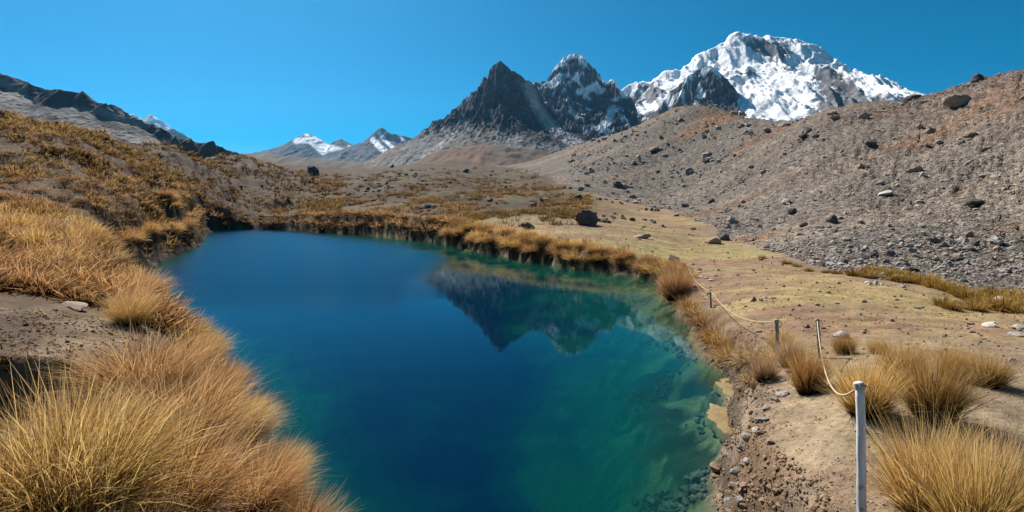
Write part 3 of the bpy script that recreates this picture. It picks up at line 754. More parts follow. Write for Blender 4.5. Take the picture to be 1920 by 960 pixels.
# tussocks along the far and middle shore
SH = SHORE_R[12:] + SHORE_L[:12]
per = []
for i in range(len(SH) - 1):
    a, b = np.array(SH[i]), np.array(SH[i + 1]); L = np.linalg.norm(b - a); nn = np.array((b[1] - a[1], -(b[0] - a[0]))) / L
    k = max(1, int(L / np.interp(a[1], [25, 90], [0.62, 1.15])))
    for j in range(k):
        for want in (0.42, 0.9):
            o = a + (b - a) * ((j + RNG.uniform(0, 1)) / k); m = np.arange(-1.5, 2.8, 0.12)
            per.append((o[None] + nn[None] * m[:, None], want * RNG.uniform(0.8, 1.0), nn * (0.05 if want < 0.5 else RNG.uniform(0.1, 0.8))))
tr = np.array([p[0] for p in per]); hh = height(tr[..., 0], tr[..., 1])
q = np.argmax(hh > (np.array([p[1] for p in per]) * np.maximum(hh.max(1), 0.2))[:, None], axis=1)
per = tr[np.arange(len(per)), q] + np.array([p[2] for p in per])
hz = height(per[:, 0], per[:, 1]); ok = (hz > 0.05) & (lake_sd(per[:, 0], per[:, 1]) < np.interp(per[:, 1], [20, 40, 80], [1.3, 1.9, 4])); per = per[ok]; hz = hz[ok]
ordr = np.argsort(per[:, 1])
SHORE_STUFF = []
for n_, i in enumerate(ordr):
    if n_ < 140:
        key = ['gold', 'tawny', 'brown', 'gold', 'tawny'][int(RNG.integers(5))]
        put_tuft(DROOP, key, (per[i, 0], per[i, 1], hz[i]), RNG.uniform(0.65, 1.1) * np.interp(per[i, 1], [20, 34, 60], [0.55, 0.68, 1.05]), RNG.uniform(0.9, 1.25), rz=RNG.uniform(-0.8, 0.8), label=f"shaggy {TINT[key]} tussock {'overhanging the water' if lake_sd(per[i:i+1, 0], per[i:i+1, 1])[0] < 1.1 else 'set behind the edge'} {'near the right shore point' if per[i, 1] < 30 else 'below the large black boulder' if per[i, 1] < 38 else 'along the middle of the far shore'}", group='shaggy tussocks lining the far shore')
    else: SHORE_STUFF.append((per[i, 0], per[i, 1], hz[i]))

def tuft_field(name, P, H, m, label, blades=34, seg=2, wd=0.035, seed=0, spread=1.0):
    rng = np.random.default_rng(seed)
    protos = [tuft_arrays(n=blades, h=1.0, rb=0.38, seg=seg, wd=wd, spread=spread, bend=0.9, lean=(0.1, -0.1), rng=rng) for _ in range(6)]
    Vs, Qs, Ts, ts, rs = [], [], [], [], []; off = 0
    pk = rng.integers(0, 6, len(P)); an = rng.uniform(0, 2 * pi, len(P))
    for j in range(6):
        sel = np.where(pk == j)[0]
        if not len(sel): continue
        V, Q, T, t, r = protos[j]
        c, s = np.cos(an[sel])[:, None], np.sin(an[sel])[:, None]; hh = H[sel][:, None]
        X = (V[None, :, 0] * c - V[None, :, 1] * s) * hh + P[sel, 0][:, None]
        Yv = (V[None, :, 0] * s + V[None, :, 1] * c) * hh + P[sel, 1][:, None]
        Z = V[None, :, 2] * hh + P[sel, 2][:, None]
        Vs.append(np.stack([X, Yv, Z], -1).reshape(-1, 3))
        o = off + np.arange(len(sel))[:, None, None] * len(V)
        Qs.append((o + Q[None]).reshape(-1, 4)); Ts.append((o + T[None]).reshape(-1, 3))
        ts.append(np.tile(t, len(sel))); rs.append((0.5 * r[None, :] + 0.5 * rng.uniform(0, 1, len(sel))[:, None]).ravel())
        off += len(sel) * len(V)
    me = mesh_from(name, np.concatenate(Vs), np.concatenate(Qs), np.concatenate(Ts), {'t': np.concatenate(ts), 'rnd': np.concatenate(rs)}, smooth=False)
    return link(name, me, m, kind='stuff', label=label)
if SHORE_STUFF:
    P = np.array(SHORE_STUFF); tuft_field('shore_grass', P, RNG.uniform(0.7, 1.25, len(P)), G_TAWNY, 'rust-brown shaggy grass of the farthest shore', 60, 3, 0.06, 3, 1.3)

def ico(sub):
    import bmesh
    bm = bmesh.new(); bmesh.ops.create_icosphere(bm, subdivisions=sub, radius=1.0)
    V = np.array([v.co[:] for v in bm.verts]); T = np.array([[v.index for v in f.verts] for f in bm.faces]); bm.free()
    return V, T
ICO1, ICO2, ICO3 = ico(1), ico(2), ico(3)
def rock_verts(D, seed, planes=11, rough=0.05, flat=0.75, shape=(1, 1, 1)):
    r = np.random.default_rng(seed)
    n = r.normal(0, 1, (planes, 3)); n /= np.linalg.norm(n, axis=1, keepdims=True); c = r.uniform(0.55, 0.95, planes)
    q = D @ n.T; rad = np.where(q > 0.12, c / np.maximum(q, 0.12), 9).min(1); rad = np.minimum(rad, 1.15)
    rad = rad * (1 + rough * (r.normal(0, 1, len(D))))
    return D * rad[:, None] * np.array((1, 1, flat)) * np.array(shape)
def stuff_rocks(name, P, Sz, m, label, seed, protos=8):
    rng = np.random.default_rng(seed); D, T = ICO1[0], ICO1[1]
    pv = [rock_verts(D, seed * 50 + k, planes=9, rough=0.06) for k in range(protos)]
    pk = rng.integers(0, protos, len(P)); an = rng.uniform(0, 2 * pi, len(P)); Vs, Ts = [], []; off = 0
    st = rng.uniform(0.7, 1.4, (len(P), 3))
    for j in range(protos):
        s = np.where(pk == j)[0]
        if not len(s): continue
        c, sn = np.cos(an[s])[:, None], np.sin(an[s])[:, None]; V = pv[j]; z = Sz[s][:, None]
        vx = V[None, :, 0] * st[s, 0][:, None]; vy = V[None, :, 1] * st[s, 1][:, None]
        X = (vx * c - vy * sn) * z + P[s, 0][:, None]; Y = (vx * sn + vy * c) * z + P[s, 1][:, None]
        Z = V[None, :, 2] * z * st[s, 2][:, None] + P[s, 2][:, None] + 0.25 * z
        Vs.append(np.stack([X, Y, Z], -1).reshape(-1, 3)); Ts.append((off + np.arange(len(s))[:, None, None] * len(V) + T[None]).reshape(-1, 3)); off += len(s) * len(V)
    return link(name, mesh_from(name, np.concatenate(Vs), T=np.concatenate(Ts), smooth=False), m, kind='stuff', label=label)
def scatter(n, u0, u1, y0, y1, test, power=0.0, seed=0):
    """points in the wedge seen from the lake end, thinned by a density field"""
    rng = np.random.default_rng(seed)
    y = np.exp(rng.uniform(math.log(y0), math.log(y1), n)); x = rng.uniform(u0, u1, n) * y
    h, sd, mo, mor, hill, far, gully = height(x, y, True)
    k = rng.uniform(0, 1, n) < test(x, y, h, sd, mo, mor, hill)
    return np.stack([x, y, h], -1)[k]
cl = lambda x, y, s, sd: fbm(x * s, y * s, 3, sd)
bare = lambda x, y: (((x + 5.4) / 1.9) ** 2 + ((y - 6.4) / 1.9) ** 2 > 1)
P = scatter(10500, -1.05, -0.2, 9, 130, lambda x, y, h, sd, mo, mor, hill: (hill > 0.2) * (h > 0.3) * sstep(-0.35, 0.1, cl(x, y, 0.5, 51)) * np.interp(y, [9, 30, 130], [1, 0.9, 0.6]) * bare(x, y), seed=5)
HS = np.interp(P[:, 1], [9, 40, 130], [0.8, 0.9, 1.5])
tuft_field('hillside_grass', P, RNG.uniform(0.45, 0.85, len(P)) * HS, G_TAWNY, 'tawny tussock grass covering the left hillside', 26, 2, 0.055, 6, 0.85)
P = scatter(8000, -1.05, -0.2, 9, 130, lambda x, y, h, sd, mo, mor, hill: (hill > 0.2) * (h > 0.3) * sstep(-0.15, 0.2, cl(x, y, 0.4, 151)) * bare(x, y), seed=15)
tuft_field('hillside_scrub', P, RNG.uniform(0.3, 0.6, len(P)) * np.interp(P[:, 1], [9, 40, 130], [0.9, 1.0, 1.6]), G_BROWN, 'dark brown low scrub between the hillside tussocks', 24, 2, 0.065, 16, 1.2)
P = scatter(5000, -1.05, -0.3, 9, 70, lambda x, y, h, sd, mo, mor, hill: (hill > 0.3) * (h > 0.3) * sstep(0.0, 0.3, cl(x, y, 0.3, 171)) * bare(x, y), seed=25)
tuft_field('hillside_grass', P, RNG.uniform(0.5, 0.8, len(P)) * np.interp(P[:, 1], [9, 40, 130], [0.8, 0.9, 1.5]), G_GOLD, 'golden tussock grass in patches on the left hillside', 34, 2, 0.04, 26, 0.85)
P = scatter(9000, -1.0, -0.3, 42, 230, lambda x, y, h, sd, mo, mor, hill: (h > 0.5) * (mo < -3) * sstep(-0.25, 0.1, cl(x, y, 0.16, 193)) * 0.9, seed=33)
tuft_field('hillside_scrub', P, RNG.uniform(0.6, 1.2, len(P)) * np.interp(P[:, 1], [42, 120, 230], [0.9, 1.4, 2.2]), G_BROWN, 'dark brown clumps mottling the upper left hillside', 13, 2, 0.14, 34, 0.9)
P = scatter(10000, -0.62, 0.14, 50, 260, lambda x, y, h, sd, mo, mor, hill: (hill < 0.6) * (mo < -3) * (h > 0.5) * sstep(-0.15, 0.35, cl(x, y, 0.15, 191)) * np.interp(y, [60, 110, 260], [0.9, 0.8, 0.35]), seed=35)
tuft_field('plain_grass', P, RNG.uniform(0.6, 1.1, len(P)) * np.interp(P[:, 1], [55, 120, 260], [1.0, 1.3, 2.2]), G_BROWN, 'brown bunch grass on the plain beyond the far shore', 24, 2, 0.06, 36, 1.2)
P = scatter(2600, -0.6, 0.14, 62, 130, lambda x, y, h, sd, mo, mor, hill: (hill < 0.6) * (mo < -3) * (h > 0.5) * sstep(0.05, 0.3, cl(x, y, 0.12, 197)), seed=37)
tuft_field('plain_grass', P, RNG.uniform(0.6, 1.1, len(P)) * 1.2, G_TAWNY, 'tawny bunch grass just beyond the far shore', 24, 2, 0.05, 38, 1.2)
# short dry turf near the viewer on the right and straw litter on the bare earth
P = scatter(26000, 0.25, 1.0, 3.6, 16, lambda x, y, h, sd, mo, mor, hill: (sd > 0.15) * (mo < 0) * sstep(-0.25, 0.25, cl(x, y, 1.3, 201)) * 0.55, seed=45)
k = RNG.uniform(0, 1, len(P)) < 0.45
tuft_field('turf', P[k], RNG.uniform(0.03, 0.08, k.sum()), G_BROWN, 'withered brown turf on the trodden ground of the right bank', 7, 1, 0.10, 146, 2.2)
P = P[~k]
tuft_field('turf', P, RNG.uniform(0.03, 0.085, len(P)), G_PALE, 'short dry turf on the trodden ground of the right bank', 7, 1, 0.09, 46, 2.2)
P = scatter(20000, 0.02, 1.0, 12, 60, lambda x, y, h, sd, mo, mor, hill: (sd > 0.6) * (mo < 0) * sstep(-0.3, 0.3, cl(x, y, 0.7, 207)) * 0.6, seed=49)
tuft_field('turf', P[::2], RNG.uniform(0.05, 0.12, len(P[::2])) * np.interp(P[::2, 1], [12, 60], [1, 2.2]), G_GOLD, 'short straw-coloured turf of the meadow', 6, 1, 0.16, 50, 1.6)
tuft_field('turf', P[1::2], RNG.uniform(0.05, 0.12, len(P[1::2])) * np.interp(P[1::2, 1], [12, 60], [1, 2.2]), G_BROWN, 'withered turf of the meadow', 6, 1, 0.16, 51, 1.6)
P = scatter(2500, 0.1, 1.0, 8, 60, lambda x, y, h, sd, mo, mor, hill: (sd > 0.6) * (mo < 0) * 0.45, seed=58)
stuff_rocks('meadow_stones', P, np.exp(RNG.normal(-3.3, 0.5, len(P))) * np.interp(P[:, 1], [8, 60], [0.7, 2.2]), R_BROWN, 'small stones strewn over the meadow', 17)
P = scatter(14000, -1.0, -0.45, 4.2, 12, lambda x, y, h, sd, mo, mor, hill: (((x + 5.4) / 2.1) ** 2 + ((y - 6.4) / 2.1) ** 2 < 1) * 0.6, seed=47)
Q_ = P[::14]; tuft_field('cushion_plants', Q_, RNG.uniform(0.06, 0.14, len(Q_)), G_TAWNY, 'low brown cushion plants on the bare earth at left', 40, 1, 0.10, 149, 2.0)
tuft_field('turf', P, RNG.uniform(0.03, 0.08, len(P)), G_BROWN, 'low brown turf on the bare earth left of the tussocks', 7, 1, 0.10, 48, 2.2)

# ------------------------------------------------------------------ shrubs at the moraine foot
SHRUB = [tuft_mesh('shrub', G_SHRUB, n=420, h=1.0, rb=0.36, seg=3, wd=0.035, spread=1.1, bend=0.5, lean=(0, 0), rng=np.random.default_rng(70 + i)) for i in range(4)]
row = [(1430, 486), (1470, 497), (1490, 503), (1520, 508), (1545, 512), (1570, 515), (1600, 517), (1625, 520), (1650, 522), (1680, 526), (1700, 530), (1720, 532), (1745, 537), (1760, 543), (1775, 548), (1790, 552), (1805, 556), (1820, 562), (1840, 572), (1850, 578), (1870, 575), (1880, 584), (1895, 572), (1905, 588), (1915, 578), (1890, 560), (1860, 560), (1910, 565), (1700, 520), (1740, 528), (1640, 514), (1665, 518), (1830, 582), (1770, 575), (1785, 582)]
for px, py in row:
    p = hit(px + RNG.uniform(-6, 6), py + RNG.uniform(-2, 2)); hh = np.interp(px, [1430, 1900], [9, 26]) * RNG.uniform(0.8, 1.25) * p[1] / F
    me = SHRUB[int(RNG.integers(4))]
    link('shrub', me, loc=(p[0], p[1], p[2] - 0.03), rot=(0, 0, RNG.uniform(0, 6)), scale=(hh / 0.8 * 1.05, hh / 0.8 * 1.05, hh / 0.8), label=f"yellow-olive shrub at the foot of the moraine, {'in the thin left part' if px < 1620 else 'in the dense right part' if px > 1780 else 'in the middle part'} of the row", cat='shrub', group='shrubs along the moraine foot')

# ------------------------------------------------------------------ rocks
def rock_mesh(seed, m, sub=ICO2, **kw):
    me = mesh_from('rock', rock_verts(sub[0], seed, **kw), T=sub[1], smooth=False); me.materials.append(m); return me
ROCKS = {k: [rock_mesh(100 + 10 * j + i, m, rough=0.035) for i in range(5)] for j, (k, m) in enumerate((('brown', R_BROWN), ('grey', R_GREY), ('pale', R_PALE), ('dark', R_DARK)))}
def put_rock(px, py, wpx, key, label, name='boulder', group=None, asp=(1, 1, 1), cat='boulder', mesh=None, sink=0.25, pos=None, rz=None):
    p = hit(px, py) if pos is None else pos
    s = wpx * p[1] / F * 0.5 / 0.9
    me = mesh or ROCKS[key][int(RNG.integers(5))]
    return link(name, me, loc=(p[0], p[1], p[2] + s * asp[2] * (0.6 - sink)), rot=(RNG.uniform(-0.2, 0.2), RNG.uniform(-0.2, 0.2), RNG.uniform(0, 6) if rz is None else rz), scale=(s * asp[0], s * asp[1], s * asp[2]), label=label, cat=cat, group=group)
BIG = [
    (1100, 422, 50, 'dark', 'large black boulder with a shadowed face on the meadow beyond the right shore', (1, 0.9, 1.0)),
    (586, 330, 22, 'dark', 'pointed dark boulder alone on the plain, below the distant peaks', (0.9, 0.9, 1.2)),
    (1792, 196, 36, 'brown', 'rounded brown boulder perched near the top of the moraine at right', (1, 0.8, 0.85)),
    (1338, 457, 30, 'brown', 'large brown-grey boulder at the foot of the moraine, above the meadow', (1.1, 1, 0.8)),
    (1360, 451, 22, 'dark', 'smaller dark boulder leaning on the large one at the moraine foot', (1, 1, 0.9)),
    (1562, 418, 22, 'dark', 'dark-faced boulder halfway along the lower moraine slope', (1, 1, 1.05)),
    (1486, 402, 16, 'dark', 'small dark boulder left of the dark-faced one on the lower moraine', (1, 1, 1)),
    (1662, 366, 34, 'pale', 'long pale slab in the middle of the moraine slope', (1.2, 0.7, 0.35)),
    (1712, 322, 24, 'brown', 'flat-topped brown boulder in the upper middle of the moraine', (1.1, 0.8, 0.6)),
    (1826, 388, 30, 'dark', 'dark wedge-shaped boulder on the right part of the moraine', (1.2, 0.9, 0.7)),
    (1750, 458, 24, 'dark', 'dark boulder low on the moraine above the yellow shrubs', (1.1, 0.9, 0.8)),
    (1870, 465, 24, 'pale', 'whitish boulder at the right edge low on the moraine', (1, 0.8, 0.9)),
    (1560, 216, 20, 'brown', 'pointed boulder just under the moraine crest, below the snow mountain', (1.2, 0.7, 0.6)),
    (1402, 238, 14, 'pale', 'small pale boulder under the moraine crest in front of the buttress', (1, 1, 0.8)),
    (1630, 272, 20, 'dark', 'dark boulder in the blocky patch right of the ochre streak', (1, 1, 0.8)),
    (1820, 258, 22, 'brown', 'brown boulder below the perched one on the upper moraine', (1.1, 1, 0.7)),
    (800, 390, 40, 'dark', 'dark flat boulder on the edge of the far bank', (1.2, 0.8, 0.35)),
    (1000, 388, 20, 'dark', 'dark boulder on the rise behind the right shore', (1.1, 0.9, 0.7)),
    (1022, 378, 24, 'brown', 'brown boulder beside the dark one on the rise', (1.2, 0.9, 0.6)),
    (1085, 374, 28, 'dark', 'long dark boulder at the tongue of the scree', (1.3, 0.8, 0.55)),
    (1200, 446, 30, 'brown', 'low brown boulder on the meadow right of the large black one', (1.2, 0.8, 0.45)),
    (1095, 458, 18, 'dark', 'small dark boulder between the shore tussocks and the far posts', (1.1, 0.8, 0.7)),
    (990, 428, 26, 'dark', 'dark bush-like boulder above the middle shore', (1.1, 0.9, 0.7)),
    (873, 323, 12, 'dark', 'small dark boulder on the plain below the pyramid peak', (1, 1, 1)),
    (735, 314, 8, 'dark', 'tiny dark boulder on the pale green flat of the plain', (1, 1, 1)),
    (1576, 634, 26, 'pale', 'pale rock standing behind the small tussocks on the meadow', (1, 0.9, 0.9)),
    (1856, 612, 32, 'pale', 'white rock lying alone on the meadow near the right edge', (1.2, 0.8, 0.5)),
    (1908, 616, 22, 'pale', 'white rock at the right edge of the meadow, farther up', (1.1, 0.9, 0.5)),
    (1905, 630, 26, 'grey', 'grey rock at the right edge of the meadow, below the white one', (1.2, 0.9, 0.4)),
    (1450, 560, 10, 'brown', 'small brown stone on the open meadow behind the posts', (1.1, 0.9, 0.6)),
    (1262, 494, 26, 'grey', 'grey boulder on the point of the right shore', (1, 0.9, 1.0)),
    (1278, 500, 18, 'pale', 'pale boulder beside the grey one on the point of the right shore', (1.1, 0.9, 0.8)),
    (1470, 665, 14, 'grey', 'grey stone beside the tussock at the short split post', (1.1, 0.9, 0.7)),
]
for px, py, wp, key, lab, asp in BIG:
    me = None
    if wp >= 36: me = rock_mesh(int(px), {'dark': R_DARK, 'brown': R_BROWN, 'grey': R_GREY, 'pale': R_PALE}[key], ICO3, rough=0.02)
    put_rock(px, py, wp, key, lab, asp=asp, mesh=me)
for px, py, wp, asp, lab in ((330, 262, 36, (0.9, 0.8, 0.9), 'jagged dark rock outcrop touching the foot of the left mountain'), (358, 264, 30, (1, 0.9, 1.0), 'rounded dark rock knob on the skyline, middle of three'), (388, 268, 34, (1, 0.9, 0.95), 'rounded dark rock knob on the skyline, nearest to the lake side')):
    y = 330.0; a, b = ray(px, py)
    s = wp * y / F * 0.5
    link('rock_outcrop', rock_mesh(px, R_DARK, ICO3, planes=16, rough=0.025), loc=(a * y, y, EYE + b * y - 1.1 * s), scale=(s * asp[0], s * asp[1], s * asp[2] * 2.3), label=lab, cat='rock outcrop', group='dark knobs on the left skyline')

# the pale stone slab in the bare earth at the left
p = hit(140, 580)
link('flat_stone', rock_mesh(777, R_SAND, ICO3, planes=18, rough=0.02), loc=(p[0], p[1], p[2] + 0.03), rot=(0.05, 0.08, -0.25), scale=(0.30, 0.12, 0.08), label='long pale flat stone lying in the bare earth at left', cat='stone')

# stony edge of the right bank: stones one by one
ED = [(1470, 742, 30, 'pale'), (1452, 752, 22, 'grey'), (1436, 770, 24, 'grey'), (1428, 790, 34, 'grey'), (1420, 812, 30, 'pale'), (1404, 826, 36, 'grey'), (1395, 850, 32, 'grey'), (1400, 870, 26, 'pale'), (1384, 888, 38, 'grey'), (1378, 915, 34, 'brown'), (1388, 940, 34, 'grey'), (1366, 950, 36, 'grey'), (1412, 900, 18, 'brown'), (1480, 700, 20, 'grey'), (1462, 690, 18, 'brown'), (1444, 708, 18, 'grey'), (1470, 715, 16, 'pale')]
for px, py, wp, key in ED:
    put_rock(px, py, wp * 0.72, key, f"{key if key != 'pale' else 'whitish'} angular stone in the edge of the right bank, {'up by the bleached tussock' if py < 760 else 'beside the algae shelves' if py < 860 else 'at the bottom near the viewer'}", name='stone', cat='stone', group='stones of the right bank edge', asp=(1.1, 0.9, 0.8), sink=0.45)
for px, py in ((1285, 510), (1295, 518), (1305, 520), (1315, 522), (1325, 523), (1310, 512), (1336, 528), (1270, 504)):
    put_rock(px, py, 11, 'pale', 'whitish stone in the line behind the point of the right shore', name='stone', cat='stone', group='white stones behind the shore point', asp=(1.2, 0.9, 0.5))

# loose rocks of the moraine: the largest are things, the rest one mass
def mor_test(x, y, h, sd, mo, mor, hill):
    a = fbm(x * 0.022, y * 0.12 + 0.5 * fbm(x * 0.05, y * 0.05, 2, 64), 4, 61)
    return (mo > 0.8) * (0.12 + 0.88 * sstep(-0.05, 0.35, a + 0.5 * fbm(x * 0.3, y * 0.3, 3, 62)))
P = scatter(70000, 0.1, 1.05, 15, 260, mor_test, seed=61)
rs = np.random.default_rng(62).pareto(2.6, len(P)) * 0.06 + 0.045
rs = np.minimum(rs * np.interp(P[:, 1], [15, 40, 100, 260], [0.6, 1.0, 1.7, 3.4]), np.interp(P[:, 1], [15, 40, 100], [0.16, 0.35, 1.3]))
app = rs / P[:, 1]; o = np.argsort(-app); big, rest = o[:215], o[215:]
mo_ = moraine_amt(P[:, 0], P[:, 1])
for i in big:
    key = ['brown', 'grey', 'brown', 'grey', 'brown', 'dark'][int(RNG.integers(6))]
    s = rs[i]
    link('rock', ROCKS[key][int(RNG.integers(5))], loc=(P[i, 0], P[i, 1], P[i, 2] + 0.2 * s), rot=(RNG.uniform(-0.3, 0.3), RNG.uniform(-0.3, 0.3), RNG.uniform(0, 6)), scale=(s * RNG.uniform(0.8, 1.3), s, s * RNG.uniform(0.7, 1.1)), label=f"loose angular {dict(brown='brown', grey='grey', dark='dark')[key]} rock {'low on the moraine near its foot' if mo_[i] < 7 else 'halfway up the moraine slope' if mo_[i] < 22 else 'high on the moraine under its crest'}, {'right part' if P[i, 0] / P[i, 1] > 0.62 else 'left part'}", cat='rock', group='loose rocks on the moraine')
h3 = np.array_split(np.random.default_rng(5).permutation(rest), 2)
stuff_rocks('scree', P[h3[0]], rs[h3[0]], R_BROWN, 'brown rubble strewn over the moraine slope', 7)
stuff_rocks('scree', P[h3[1]], rs[h3[1]], R_GREY, 'grey rubble strewn over the moraine slope', 8)
# stones on the plain, pebbles on the near bank, pale stream stones
P = scatter(9000, 0.1, 0.5, 4.5, 30, lambda x, y, h, sd, mo, mor, hill: (sd < -0.1) * (h > -2.2) * sstep(-0.1, 0.3, cl(x, y, 0.8, 231)), seed=68)
stuff_rocks('lake_bed_stones', P, np.minimum(np.exp(RNG.normal(-3.2, 0.5, len(P))), 0.09), R_DARK, 'dark stones on the lake bed seen through the green shallows', 14)
P = scatter(3500, -0.6, 0.3, 40, 240, lambda x, y, h, sd, mo, mor, hill: (mo < 0) * (h > 0.6) * sstep(0.0, 0.4, cl(x, y, 0.1, 211)), seed=63)
stuff_rocks('field_stones', P, RNG.uniform(0.08, 0.3, len(P)) * np.interp(P[:, 1], [40, 240], [0.8, 3.0]), R_DARK, 'dark stones strewn over the plain', 9)
P = scatter(15000, 0.25, 1.0, 3.6, 15, lambda x, y, h, sd, mo, mor, hill: (sd > 0.05) * (mo < 0) * (0.25 + 0.75 * sstep(1.2, 0.2, sd)) * 0.8, seed=64)
stuff_rocks('gravel', P, np.exp(RNG.normal(-4.9, 0.4, len(P))), R_SAND, 'small pale gravel on the right bank', 10)
P = scatter(16000, 0.2, 0.6, 3.4, 13, lambda x, y, h, sd, mo, mor, hill: (sd > -0.05) * sstep(0.75, 0.25, sd) * 0.9, seed=67)
stuff_rocks('bank_rubble', P, np.exp(RNG.normal(-4.25, 0.5, len(P))), R_SOIL, 'crumbling rubble along the edge of the right bank', 13)
P = scatter(9000, -1.0, -0.4, 4.2, 12, lambda x, y, h, sd, mo, mor, hill: (((x + 5.4) / 2.2) ** 2 + ((y - 6.4) / 2.2) ** 2 < 1) * 0.8, seed=65)
stuff_rocks('gravel', P, np.exp(RNG.normal(-4.75, 0.45, len(P))), R_SOIL, 'brown gravel and clods on the bare earth at left', 11)
P = scatter(24000, 0.64, 1.0, 15, 30, lambda x, y, h, sd, mo, mor, hill: (np.abs(mo + 0.9) < 0.9) * 0.5 * sstep(-0.05, 0.3, cl(x, y, 0.5, 221)), seed=66)
P = P[RNG.uniform(0, 1, len(P)) < 0.4]
stuff_rocks('stream_stones', P, np.exp(RNG.normal(-2.75, 0.45, len(P))), R_PALE, 'pale stones of the dry stream bed along the moraine foot', 12)

# ------------------------------------------------------------------ algae shelves at the water's edge
M_ALGAE = mat_rock('yellow_algae_crust', (0.15, 0.11, 0.05), (0.28, 0.21, 0.10), (0.12, 0.09, 0.045))
for px, py, w1, l1, lab in ((1366, 790, 0.30, 0.75, 'yellow algae shelf at the foot of the right bank, nearer one'), (1394, 742, 0.30, 0.95, 'yellow algae shelf at the foot of the right bank, farther one')):
    x, y = lk(px, py)
    n = 40; aa = np.linspace(0, 2 * pi, n, endpoint=False); r = 1 + 0.55 * fbm(np.cos(aa) * 1.9 + px, np.sin(aa) * 1.9, 5, 7, 0.7)
    ring = lambda s, z: np.stack([np.cos(aa) * r * s * w1, np.sin(aa) * r * s * l1, np.full(n, z)], -1)
    V = np.concatenate([ring(1.08, -0.15), ring(1.0, 0.0), ring(0.86, 0.016), ring(0.5, 0.026), [[0, 0, 0.02]]]); V[:, 2] += 0.012 * fbm(V[:, 0] * 9 + px, V[:, 1] * 9, 3, 8)
    Q = [(k * n + i, k * n + (i + 1) % n, (k + 1) * n + (i + 1) % n, (k + 1) * n + i) for k in range(3) for i in range(n)]
    T = [(3 * n + i, 3 * n + (i + 1) % n, 4 * n) for i in range(n)]
    link('algae_shelf', mesh_from('algae_shelf', V, Q, T), M_ALGAE, loc=(x, y, 0.0), label=lab, cat='algae mat', group='algae shelves under the right bank')

# ------------------------------------------------------------------ rope fence
def mat_post(name, a, b):
    t = NT(name); p = t.n('ShaderNodeTexCoord').outputs['Object']
    mp = t.n('ShaderNodeMapping'); mp.inputs['Scale'].default_value = (30, 30, 2.5); t.l(p, mp.inputs['Vector'])
    n = t.noise(1.0, 6, 0.65, mp.outputs[0]); n2 = t.noise(11, 4, 0.6, p)
    c = t.ramp(n, [(0.3, a), (0.62, b)])
    c = t.mix(t.ramp(n2, [(0.6, (0, 0, 0)), (0.68, (0.7, 0.7, 0.7))]), c, (0.16, 0.13, 0.11))
    t.principled(c, 0.85, 0.25, t.bump(n, 0.7, 0.01)); return t.m
M_WHITE = mat_post('white_bleached_wood', (0.38, 0.36, 0.35), (0.70, 0.69, 0.68))
M_WOOD = mat_post('weathered_wood', (0.16, 0.13, 0.105), (0.36, 0.31, 0.26))
def mat_rope():
    t = NT('straw_rope'); p = t.n('ShaderNodeTexCoord').outputs['Object']
    n = t.noise(90, 3, 0.6, p); t.principled(t.ramp(n, [(0.35, (0.36, 0.27, 0.17)), (0.65, (0.60, 0.49, 0.34))]), 0.9, 0.1, t.bump(n, 0.6, 0.004)); return t.m
M_ROPE = mat_rope()
def tube(name, pts, rad, m, sides=10, parent=None, cap=True, wob=0.0, seed=0, **kw):
    pts = np.asarray(pts, float); n = len(pts); rad = np.broadcast_to(rad, n).astype(float)
    rng = np.random.default_rng(seed)
    tg = np.gradient(pts, axis=0); tg /= np.linalg.norm(tg, axis=1, keepdims=True) + 1e-9
    ref = np.array((0.31, 0.9, 0.1)) if abs(tg[0][2]) > 0.6 else np.array((0.05, 0.1, 1.0))
    V = []
    ph = rng.uniform(1 - wob, 1 + wob, sides)
    for i in range(n):
        a = np.cross(tg[i], ref); a /= np.linalg.norm(a); b = np.cross(tg[i], a)
        for k in range(sides):
            th = 2 * pi * k / sides
            V.append(pts[i] + (a * cos(th) + b * sin(th)) * rad[i] * ph[k] * (1 + wob * 0.4 * rng.normal()))
    Q = [(i * sides + k, i * sides + (k + 1) % sides, (i + 1) * sides + (k + 1) % sides, (i + 1) * sides + k) for i in range(n - 1) for k in range(sides)]
    T = []
    V += [pts[0], pts[-1]]
    T = [(n * sides, (k + 1) % sides, k) for k in range(sides)] + [(n * sides + 1, (n - 1) * sides + k, (n - 1) * sides + (k + 1) % sides) for k in range(sides)]
    return link(name, mesh_from(name, V, Q, T), m, parent=parent, **kw)
def ring_pts(c, r, turns, rise, n=40):
    return [(c[0] + r * cos(2 * pi * turns * i / n), c[1] + r * sin(2 * pi * turns * i / n), c[2] + rise * i / n) for i in range(n + 1)]
TOPS = {}
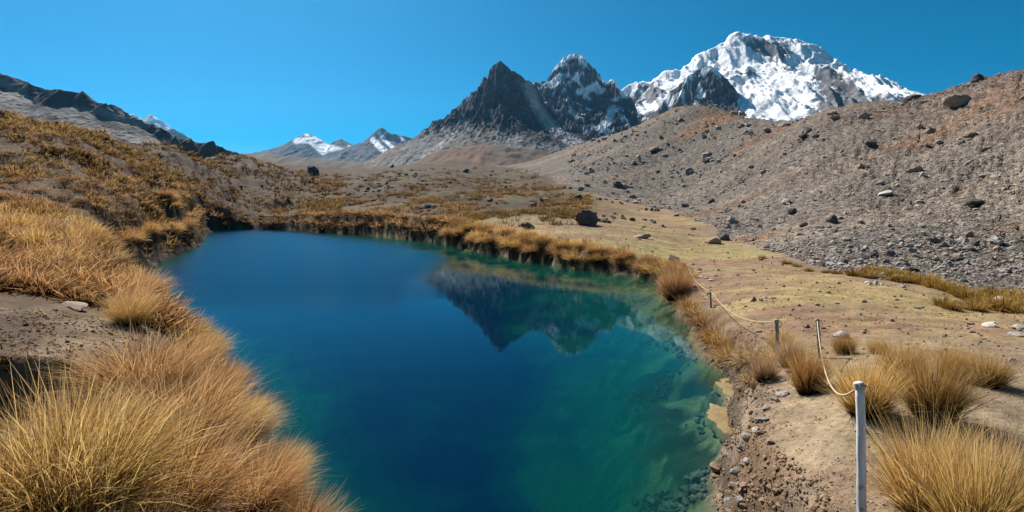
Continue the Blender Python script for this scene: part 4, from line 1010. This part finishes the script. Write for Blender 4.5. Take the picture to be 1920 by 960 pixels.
def post(key, top, base, rad, m, label, wrap=True):
    """a stake: shaft, sawn top and the lashing of rope round it"""
    top = np.array(top, float); base = np.array(base, float)
    r = bpy.data.objects.new('fence_post', None); COL.objects.link(r); r.location = base
    r['label'] = label; r['category'] = 'post'; r['group'] = 'posts of the rope fence'
    d = top - base; L = np.linalg.norm(d); k = 14
    rng = np.random.default_rng(int(rad * 1e5) + int(top[0] * 100))
    pts = [d * (i / k) + np.array((rng.normal(0, 0.05), rng.normal(0, 0.05), 0)) * rad * 2.0 for i in range(k + 1)]
    pts[0] = pts[0] - np.array((0, 0, 0.15))
    tube('shaft', pts, np.linspace(rad * 1.12, rad * 0.92, k + 1), m, 12, r, wob=0.06, seed=3)
    if wrap:
        c = pts[-1] - d / L * rad * 1.3
        tube('lashing', ring_pts(c, rad * 1.1, 2.6, rad * 0.9), rad * 0.26, M_ROPE, 6, r)
        e = [c + np.array((rad * 1.1, -rad * 0.3, rad * 0.6)), c + np.array((rad * 1.8, -rad * 0.6, rad * 0.4)), c + np.array((rad * 2.2, -rad * 0.5, -rad * 0.6)), c + np.array((rad * 2.5, -rad * 0.3, -rad * 1.6))]
        tube('loose_end', e, rad * 0.2, M_ROPE, 6, r)
    TOPS[key] = base + pts[-1] - d / L * rad * 0.9
def ground_post(key, px, py, y, pxb, rad, m, label):
    top = at(px, py, y); a, _ = ray(pxb, py); bx = a * y
    base = np.array((bx, y, float(height(np.array([bx]), np.array([y]))[0])))
    post(key, top, base, rad, m, label)
ground_post('near', 1612, 717, 3.7, 1640, 0.030, M_WHITE, 'bleached white post nearest the viewer, rope lashed round its top')
ground_post('b', 1532, 598, 8.6, 1541, 0.030, M_WOOD, 'thin leaning grey post behind the golden tussocks, second along the rope')
ground_post('c', 1456, 599, 9.6, 1460, 0.034, M_WOOD, 'short grey split post rising from an olive tussock')
p = hit(1334, 578); ground_post('d', 1332, 543, p[1], 1334, 0.030, M_WOOD, 'grey post at the bank edge with a clear shadow on the meadow')
p = hit(1291, 523); ground_post('e', 1291, 502, p[1], 1291, 0.030, M_WOOD, 'small grey post near the white stones behind the shore point')
p = hit(1178, 476); ground_post('f', 1178, 461, p[1], 1178, 0.035, M_WOOD, 'tiny post standing by the sandy mound on the middle shore')
p = hit(1106, 466); ground_post('g', 1106, 449, p[1], 1106, 0.035, M_WOOD, 'tiny post farthest away, below the large black boulder')
def rope(a, b, sag, rad, label, n=28):
    A, B = TOPS[a], TOPS[b]; pts = [A + (B - A) * (i / n) - np.array((0, 0, sag * 4 * (i / n) * (1 - i / n))) for i in range(n + 1)]
    o = tube('rope', [q - pts[0] for q in pts], rad, M_ROPE, 6, loc=pts[0], label=label, cat='rope', group='ropes of the fence')
rope('b', 'near', 0.45, 0.0085, 'straw-coloured rope sagging from the leaning post to the nearest white post')
rope('d', 'c', 0.30, 0.010, 'straw-coloured rope lying slack between the split post and the post at the bank edge')
rope('e', 'd', 0.20, 0.011, 'thin rope from the bank-edge post to the small post by the white stones')

# ------------------------------------------------------------------ air
def build_haze():
    x0, x1, y0, y1, z0, z1 = -5600, 5600, -320, 5300, -12, 960
    V = [(x, y, z) for z in (z0, z1) for y in (y0, y1) for x in (x0, x1)]
    Q = [(0, 2, 3, 1), (4, 5, 7, 6), (0, 1, 5, 4), (2, 6, 7, 3), (0, 4, 6, 2), (1, 3, 7, 5)]
    t = NT('thin_mountain_air')
    v = t.n('ShaderNodeVolumePrincipled'); v.inputs['Color'].default_value = (0.22, 0.58, 1.0, 1); v.inputs['Density'].default_value = 0.000033
    v.inputs['Anisotropy'].default_value = 0.68
    t.l(v.outputs[0], t.out.inputs['Volume'])
    link('haze', mesh_from('haze', V, Q, smooth=False), t.m, kind='stuff', label='thin blue mountain air between the lake and the peaks')
HAZE = True
if HAZE: build_haze()
